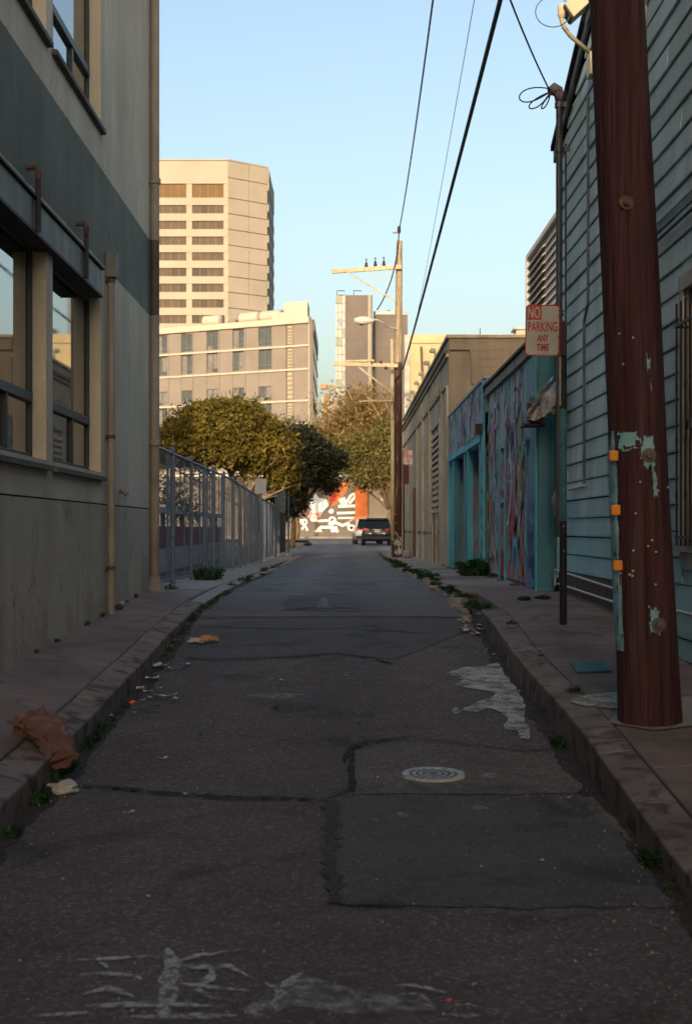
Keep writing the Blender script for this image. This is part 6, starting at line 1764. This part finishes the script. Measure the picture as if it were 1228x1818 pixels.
# ------------------------------------------------------------------ litter
M['kraft'] = mat('brown_paper', (.125, .064, .056), .8, .25, 6, .35, 25, col2=(.19, .11, .098), c2fac=.55, bdist=.02)
M['paper'] = mat('dirty_white_paper', (.40, .39, .37), .8, .2, 8, .3, 30)
M['orange_wrap'] = mat('ochre_wrapper', (.42, .19, .035), .6, .25, 8, .3, 30)
M['orange_red'] = mat('orange_red_plastic', (.65, .09, .035), .4, .15, 8)
M['glass_bit'] = mat('broken_glass_bit', (.30, .33, .33), .15, .2, 8, spec=.6)
M['blackbit'] = mat('black_scrap', (.012, .014, .014), .6, .2)
def crumpled(name, c, dims, m, label, cat, seed, rz=0, sub=3, amp=.35, group=None, lift=0):
    bm = bmesh.new(); bmesh.ops.create_icosphere(bm, subdivisions=sub, radius=1)
    for v in bm.verts:
        d = v.co.copy()
        n_ = mnoise.noise(d*1.6 + Vector((seed, 0, 0))) + .6*abs(mnoise.noise(d*3.7 + Vector((0, seed, 0)))) - .3*abs(mnoise.noise(d*8 + Vector((0, 0, seed))))
        v.co = d*(1 + amp*n_)
        v.co.x *= dims[0]/2; v.co.y *= dims[1]/2; v.co.z *= dims[2]/2
        v.co.z = max(v.co.z, -dims[2]*.42) + dims[2]*.42
    me = bpy.data.meshes.new(name); bm.to_mesh(me); bm.free(); me.materials.append(m)
    o = bpy.data.objects.new(name, me); COL.objects.link(o); o.location = Vector(c) + Vector((0, 0, lift)); o.rotation_euler = (0, 0, rz)
    return tag(o, label, cat, group)
def scrap(c, L, w_, m, label, cat, seed, rz, group, curl=.7):
    r = random.Random(seed); mb = MB(); n = 5
    for i in range(n+1):
        for j in range(3):
            u, v = i/n-.5, j/2-.5
            z = curl*w_*(abs(u)*1.2*r.uniform(.4, 1) + abs(v)*r.uniform(0, .6)) + .004
            mb.v.append((u*L*(1+r.uniform(-.1, .1)), v*w_*(1+r.uniform(-.35, .35)), z))
    for i in range(n):
        for j in range(2): mb.f.append((i*3+j, i*3+3+j, i*3+4+j, i*3+1+j))
    me = mb.mesh('scrap', fix=False); me.materials.append(m)
    o = bpy.data.objects.new('litter_scrap', me); COL.objects.link(o); o.location = c; o.rotation_euler = (0, 0, rz)
    return tag(o, label, cat, group)
# brown paper bag slumped over the kerb
def paper_bag():
    a = ground(64, 1312, lsw_z) + Vector((.0, 0, .085)); b = Vector((XL+.06, a.y-.26, road_z(XL, a.y-.3)+.13))
    t = thing('paper_bag', 'crumpled brown paper bag slumped over the left kerb', 'paper bag', (XL, (a.y+b.y)/2, lsw_c(a.y)))
    mb = MB(); n, m_ = 14, 20; ax = (b-a); u = ax.normalized(); s_ = u.cross(Vector((0, 0, 1))).normalized(); w_ = s_.cross(u)
    for i in range(n+1):
        t_ = i/n; c_ = a + ax*t_ + Vector((0, 0, .05*sin(pi*t_)))
        ra, rb = (.118 - .022*t_)*(1.1 if i == 0 else 1), (.070 - .012*t_)
        for k in range(m_):
            an = 2*pi*k/m_; sq = 1/ max(abs(cos(an)), abs(sin(an)))**.5
            q = Vector((cos(an)*1.3, sin(an)*1.3, t_*4))
            nz = 1 + .34*mnoise.noise(q*1.5) + .42*abs(mnoise.noise(q*2.7)) - .22*abs(mnoise.noise(q*6)) - .12
            mb.v.append(tuple(c_ + (s_*cos(an)*ra + w_*sin(an)*rb)*sq*nz + u*.03*mnoise.noise(q*2)))
    for i in range(n):
        for k in range(m_): mb.f.append((i*m_+k, i*m_+(k+1) % m_, (i+1)*m_+(k+1) % m_, (i+1)*m_+k))
    mb.f.append(tuple(range(n*m_, (n+1)*m_)))
    o = put('bag_body', mb, M['kraft'], t, fix=False)
    mb2 = MB()
    for k in range(m_):
        v0 = Vector(mb.v[k]); an = 2*pi*k/m_; cen = a
        mb2.v += [tuple(v0), tuple(v0 - u*.05 + (v0-cen)*.18 + w_*.02*mnoise.noise((k*.7, 1, 2)))]
    for k in range(m_): mb2.f.append((2*k, 2*k+1, 2*((k+1) % m_)+1, 2*((k+1) % m_)))
    put('torn_mouth', mb2, M['kraft'], t, fix=False)
paper_bag()
crumpled('paper_wad', ground(114, 1408), (.15, .11, .07), M['paper'], 'white paper wad in the left gutter below the brown bag', 'paper', 3.1, .4, amp=.6)
p_ = ground(360, 1143)
ow = thing('food_wrapper', 'ochre food wrapper lying open in the road near the left kerb', 'wrapper', p_)
crumple([p_ + Vector((-.15, .02, .02)), p_ + Vector((.02, -.06, .012)), p_ + Vector((.04, .08, .05)), p_ + Vector((-.12, .10, .05))], 'paper_half', M['paper'], ow, 3, .02)
crumple([p_ + Vector((-.02, -.05, .02)), p_ + Vector((.16, -.02, .02)), p_ + Vector((.13, .10, .06)), p_ + Vector((-.04, .06, .09))], 'wrapper_half', M['orange_wrap'], ow, 4, .03)
GG = 'litter along the left gutter'
crumpled('plastic_cap', ground(236, 1250), (.055, .04, .03), M['orange_red'], 'bright orange red plastic scrap in the left gutter', 'litter', 8.2, .6, sub=2)
cnt = {}
for i, (a, b, L, w_, m_) in enumerate(sorted(((285, 1187, .10, .06, 'paper'), (272, 1208, .10, .03, 'glass_bit'), (296, 1240, .13, .035, 'paper'), (310, 1246, .05, .03, 'glass_bit'), (332, 1184, .07, .03, 'glass_bit'), (300, 1192, .05, .03, 'paper'),
      (318, 1190, .04, .02, 'glass_bit'), (250, 1228, .04, .04, 'paper'), (262, 1232, .05, .025, 'glass_bit'), (252, 1249, .035, .03, 'paper'), (198, 1276, .05, .02, 'glass_bit'), (308, 1142, .05, .03, 'orange_wrap'), (300, 1152, .05, .04, 'paper'), (330, 1116, .05, .03, 'paper'), (314, 1128, .06, .03, 'glass_bit'), (270, 1242, .035, .02, 'glass_bit'), (284, 1226, .03, .02, 'paper'), (240, 1270, .025, .02, 'glass_bit')), key=lambda q: -q[1])):
    cnt[m_] = cnt.get(m_, -1) + 1
    scrap(ground(a, b) + Vector((0, 0, .012)), L*1.45, w_*1.5, M[m_], {'paper': ORD[cnt[m_]] + ' torn pale paper scrap up the left gutter from the brown bag', 'glass_bit': ORD[cnt[m_]] + ' small shiny shard up the left gutter from the brown bag', 'orange_wrap': 'tiny ochre scrap beside the food wrapper'}[m_], 'litter', i, wr.random()*3, GG)
scrap(ground(265, 1258) + Vector((0, 0, .01)), .17, .025, M['blackbit'], 'black strip of scrap in the left gutter litter', 'litter', 40, .1, GG)
GM = 'litter on the open road'
for i, (a, b, L, w_, m_, lab) in enumerate(((290, 1352, .055, .03, 'paper', 'small pale scrap in the road right of the brown bag'), (229, 1449, .06, .022, 'paper', 'pale butt lying in the road below the mossy crack'), (499, 1212, .09, .03, 'paper', 'white scrap in the middle of the road'),
      (490, 1259, .09, .035, 'blackbit', 'flat black scrap in the middle of the road'), (637, 1290, .035, .03, 'blackbit', 'tiny black scrap above the curved mossy crack'), (330, 1416, .025, .02, 'paper', 'tiny white speck on the mossy crack'), (658, 1175, .03, .02, 'glass_bit', 'tiny shard near the far road crack'),
      (616, 1203, .05, .015, 'glass_bit', 'thin shard in the road past the white scrap'), (264, 1599, .03, .012, 'paper', 'tiny pale butt low in the road'), (795, 1787, .03, .02, 'orange_red', 'tiny orange scrap beside the painted scrawl'), (712, 1536, .03, .015, 'blackbit', 'dark speck on the asphalt patch'), (960, 1535, .025, .02, 'paper', 'white speck on the right of the asphalt patch'),
      (1008, 1422, .03, .02, 'paper', 'white speck at the upper right of the asphalt patch'), (970, 1280, .04, .02, 'paper', 'pale scrap in the right gutter below the paint spill'), (921, 1231, .04, .02, 'paper', 'pale scrap in the right gutter beside the paint spill'))):
    scrap(ground(a, b) + Vector((0, 0, .012)), L, w_, M[m_], lab, 'litter', 60+i, wr.random()*3, GM)
for i, (a, b) in enumerate(sorted([(815 + wr.random()*45, 1104 + wr.random()*26) for _ in range(14)], key=lambda q: -q[1])):
    scrap(ground(a, b) + Vector((0, 0, .012)), .05 + .07*wr.random(), .035 + .03*wr.random(), M['paper'], ORD[i] + ' nearest pale paper scrap in the right gutter where the kerb ends', 'litter', 90+i, wr.random()*3, 'scraps at the right kerb end')
for i, (a, b) in enumerate(((880, 1172), (875, 1166), (840, 1163), (862, 1158), (890, 1152), (850, 1149))):
    scrap(ground(a, b) + Vector((0, 0, .012)), .04, .025, M['glass_bit'], ORD[i] + ' nearest shard in the dark right gutter above the paint spill', 'litter', 120+i, wr.random()*3, 'shards in the right gutter')
crumpled('drink_can', ground(212, 1082, lsw_z), (.085, .065, .06), M['rust'], 'crushed reddish can at the foot of the stucco wall', 'can', 4.4, .3, sub=2, amp=.3)
crumpled('paper_cup', ground(217, 1074, lsw_z), (.05, .05, .05), M['paper'], 'small white cup piece beside the reddish can', 'litter', 5.4, .3, sub=2, amp=.3)
for i, (a, b) in enumerate(((930, 1066), (963, 1064), (955, 1046))):
    crumpled('dark_scrap', ground(a, b, rsw_z), (.16, .10, .05), M['blackbit'], ['dark flattened scrap on the right pavement left of the sign post', 'dark scrap beside the shed corner on the pavement', 'dark lump under the teal bay'][i], 'litter', 6.1+i, .2*i, sub=2)
wb_ = crumpled('white_bag', Vector((XP(722, 44.5), 44.5, rsw_z(2, 44.5))), (.30, .26, .30), M['walk_light'], 'white bag standing by the foot of the far pole', 'bag', 9.3, .2, sub=3, amp=.25)
crumpled('dark_lump', P(546, 960, 84).xy.to_3d() + Vector((0, 0, road_prof(84))), (.5, .4, .25), M['blackbit'], 'dark lump on the left road edge under the dark tree', 'litter', 2.3, .1, sub=2)
# pebbles and grit on the carriageway
gb_ = MB(); gr = random.Random(77)
for i in range(2600):
    y_ = 4.4 + 12*gr.random()**1.5; x_ = XL + .03 + (XR-XL-.06)*gr.random()
    if gr.random() < .45: x_ = XL + .02 + abs(gr.gauss(0, .18)) if gr.random() < .6 else XR - .02 - abs(gr.gauss(0, .15))
    if not XL < x_ < XR: continue
    s_ = .0025 + .006*gr.random()**3; z_ = road_z(x_, y_)+.006
    a = gr.random()*6.28
    gb_.add([(x_+s_*cos(a), y_+s_*sin(a), z_), (x_+s_*cos(a+2.1), y_+s_*sin(a+2.1), z_), (x_+s_*cos(a+4.2), y_+s_*sin(a+4.2), z_), (x_, y_, z_+s_*1.2)], [(0,1,3), (1,2,3), (2,0,3)])
M['grit'] = mat('pale_grit', (.20, .18, .165), .9, .3, 50, 0, island=1.4)
put('grit', gb_, M['grit'], None, 'loose pale grit scattered over the road', 'grit', kind='stuff', fix=False)
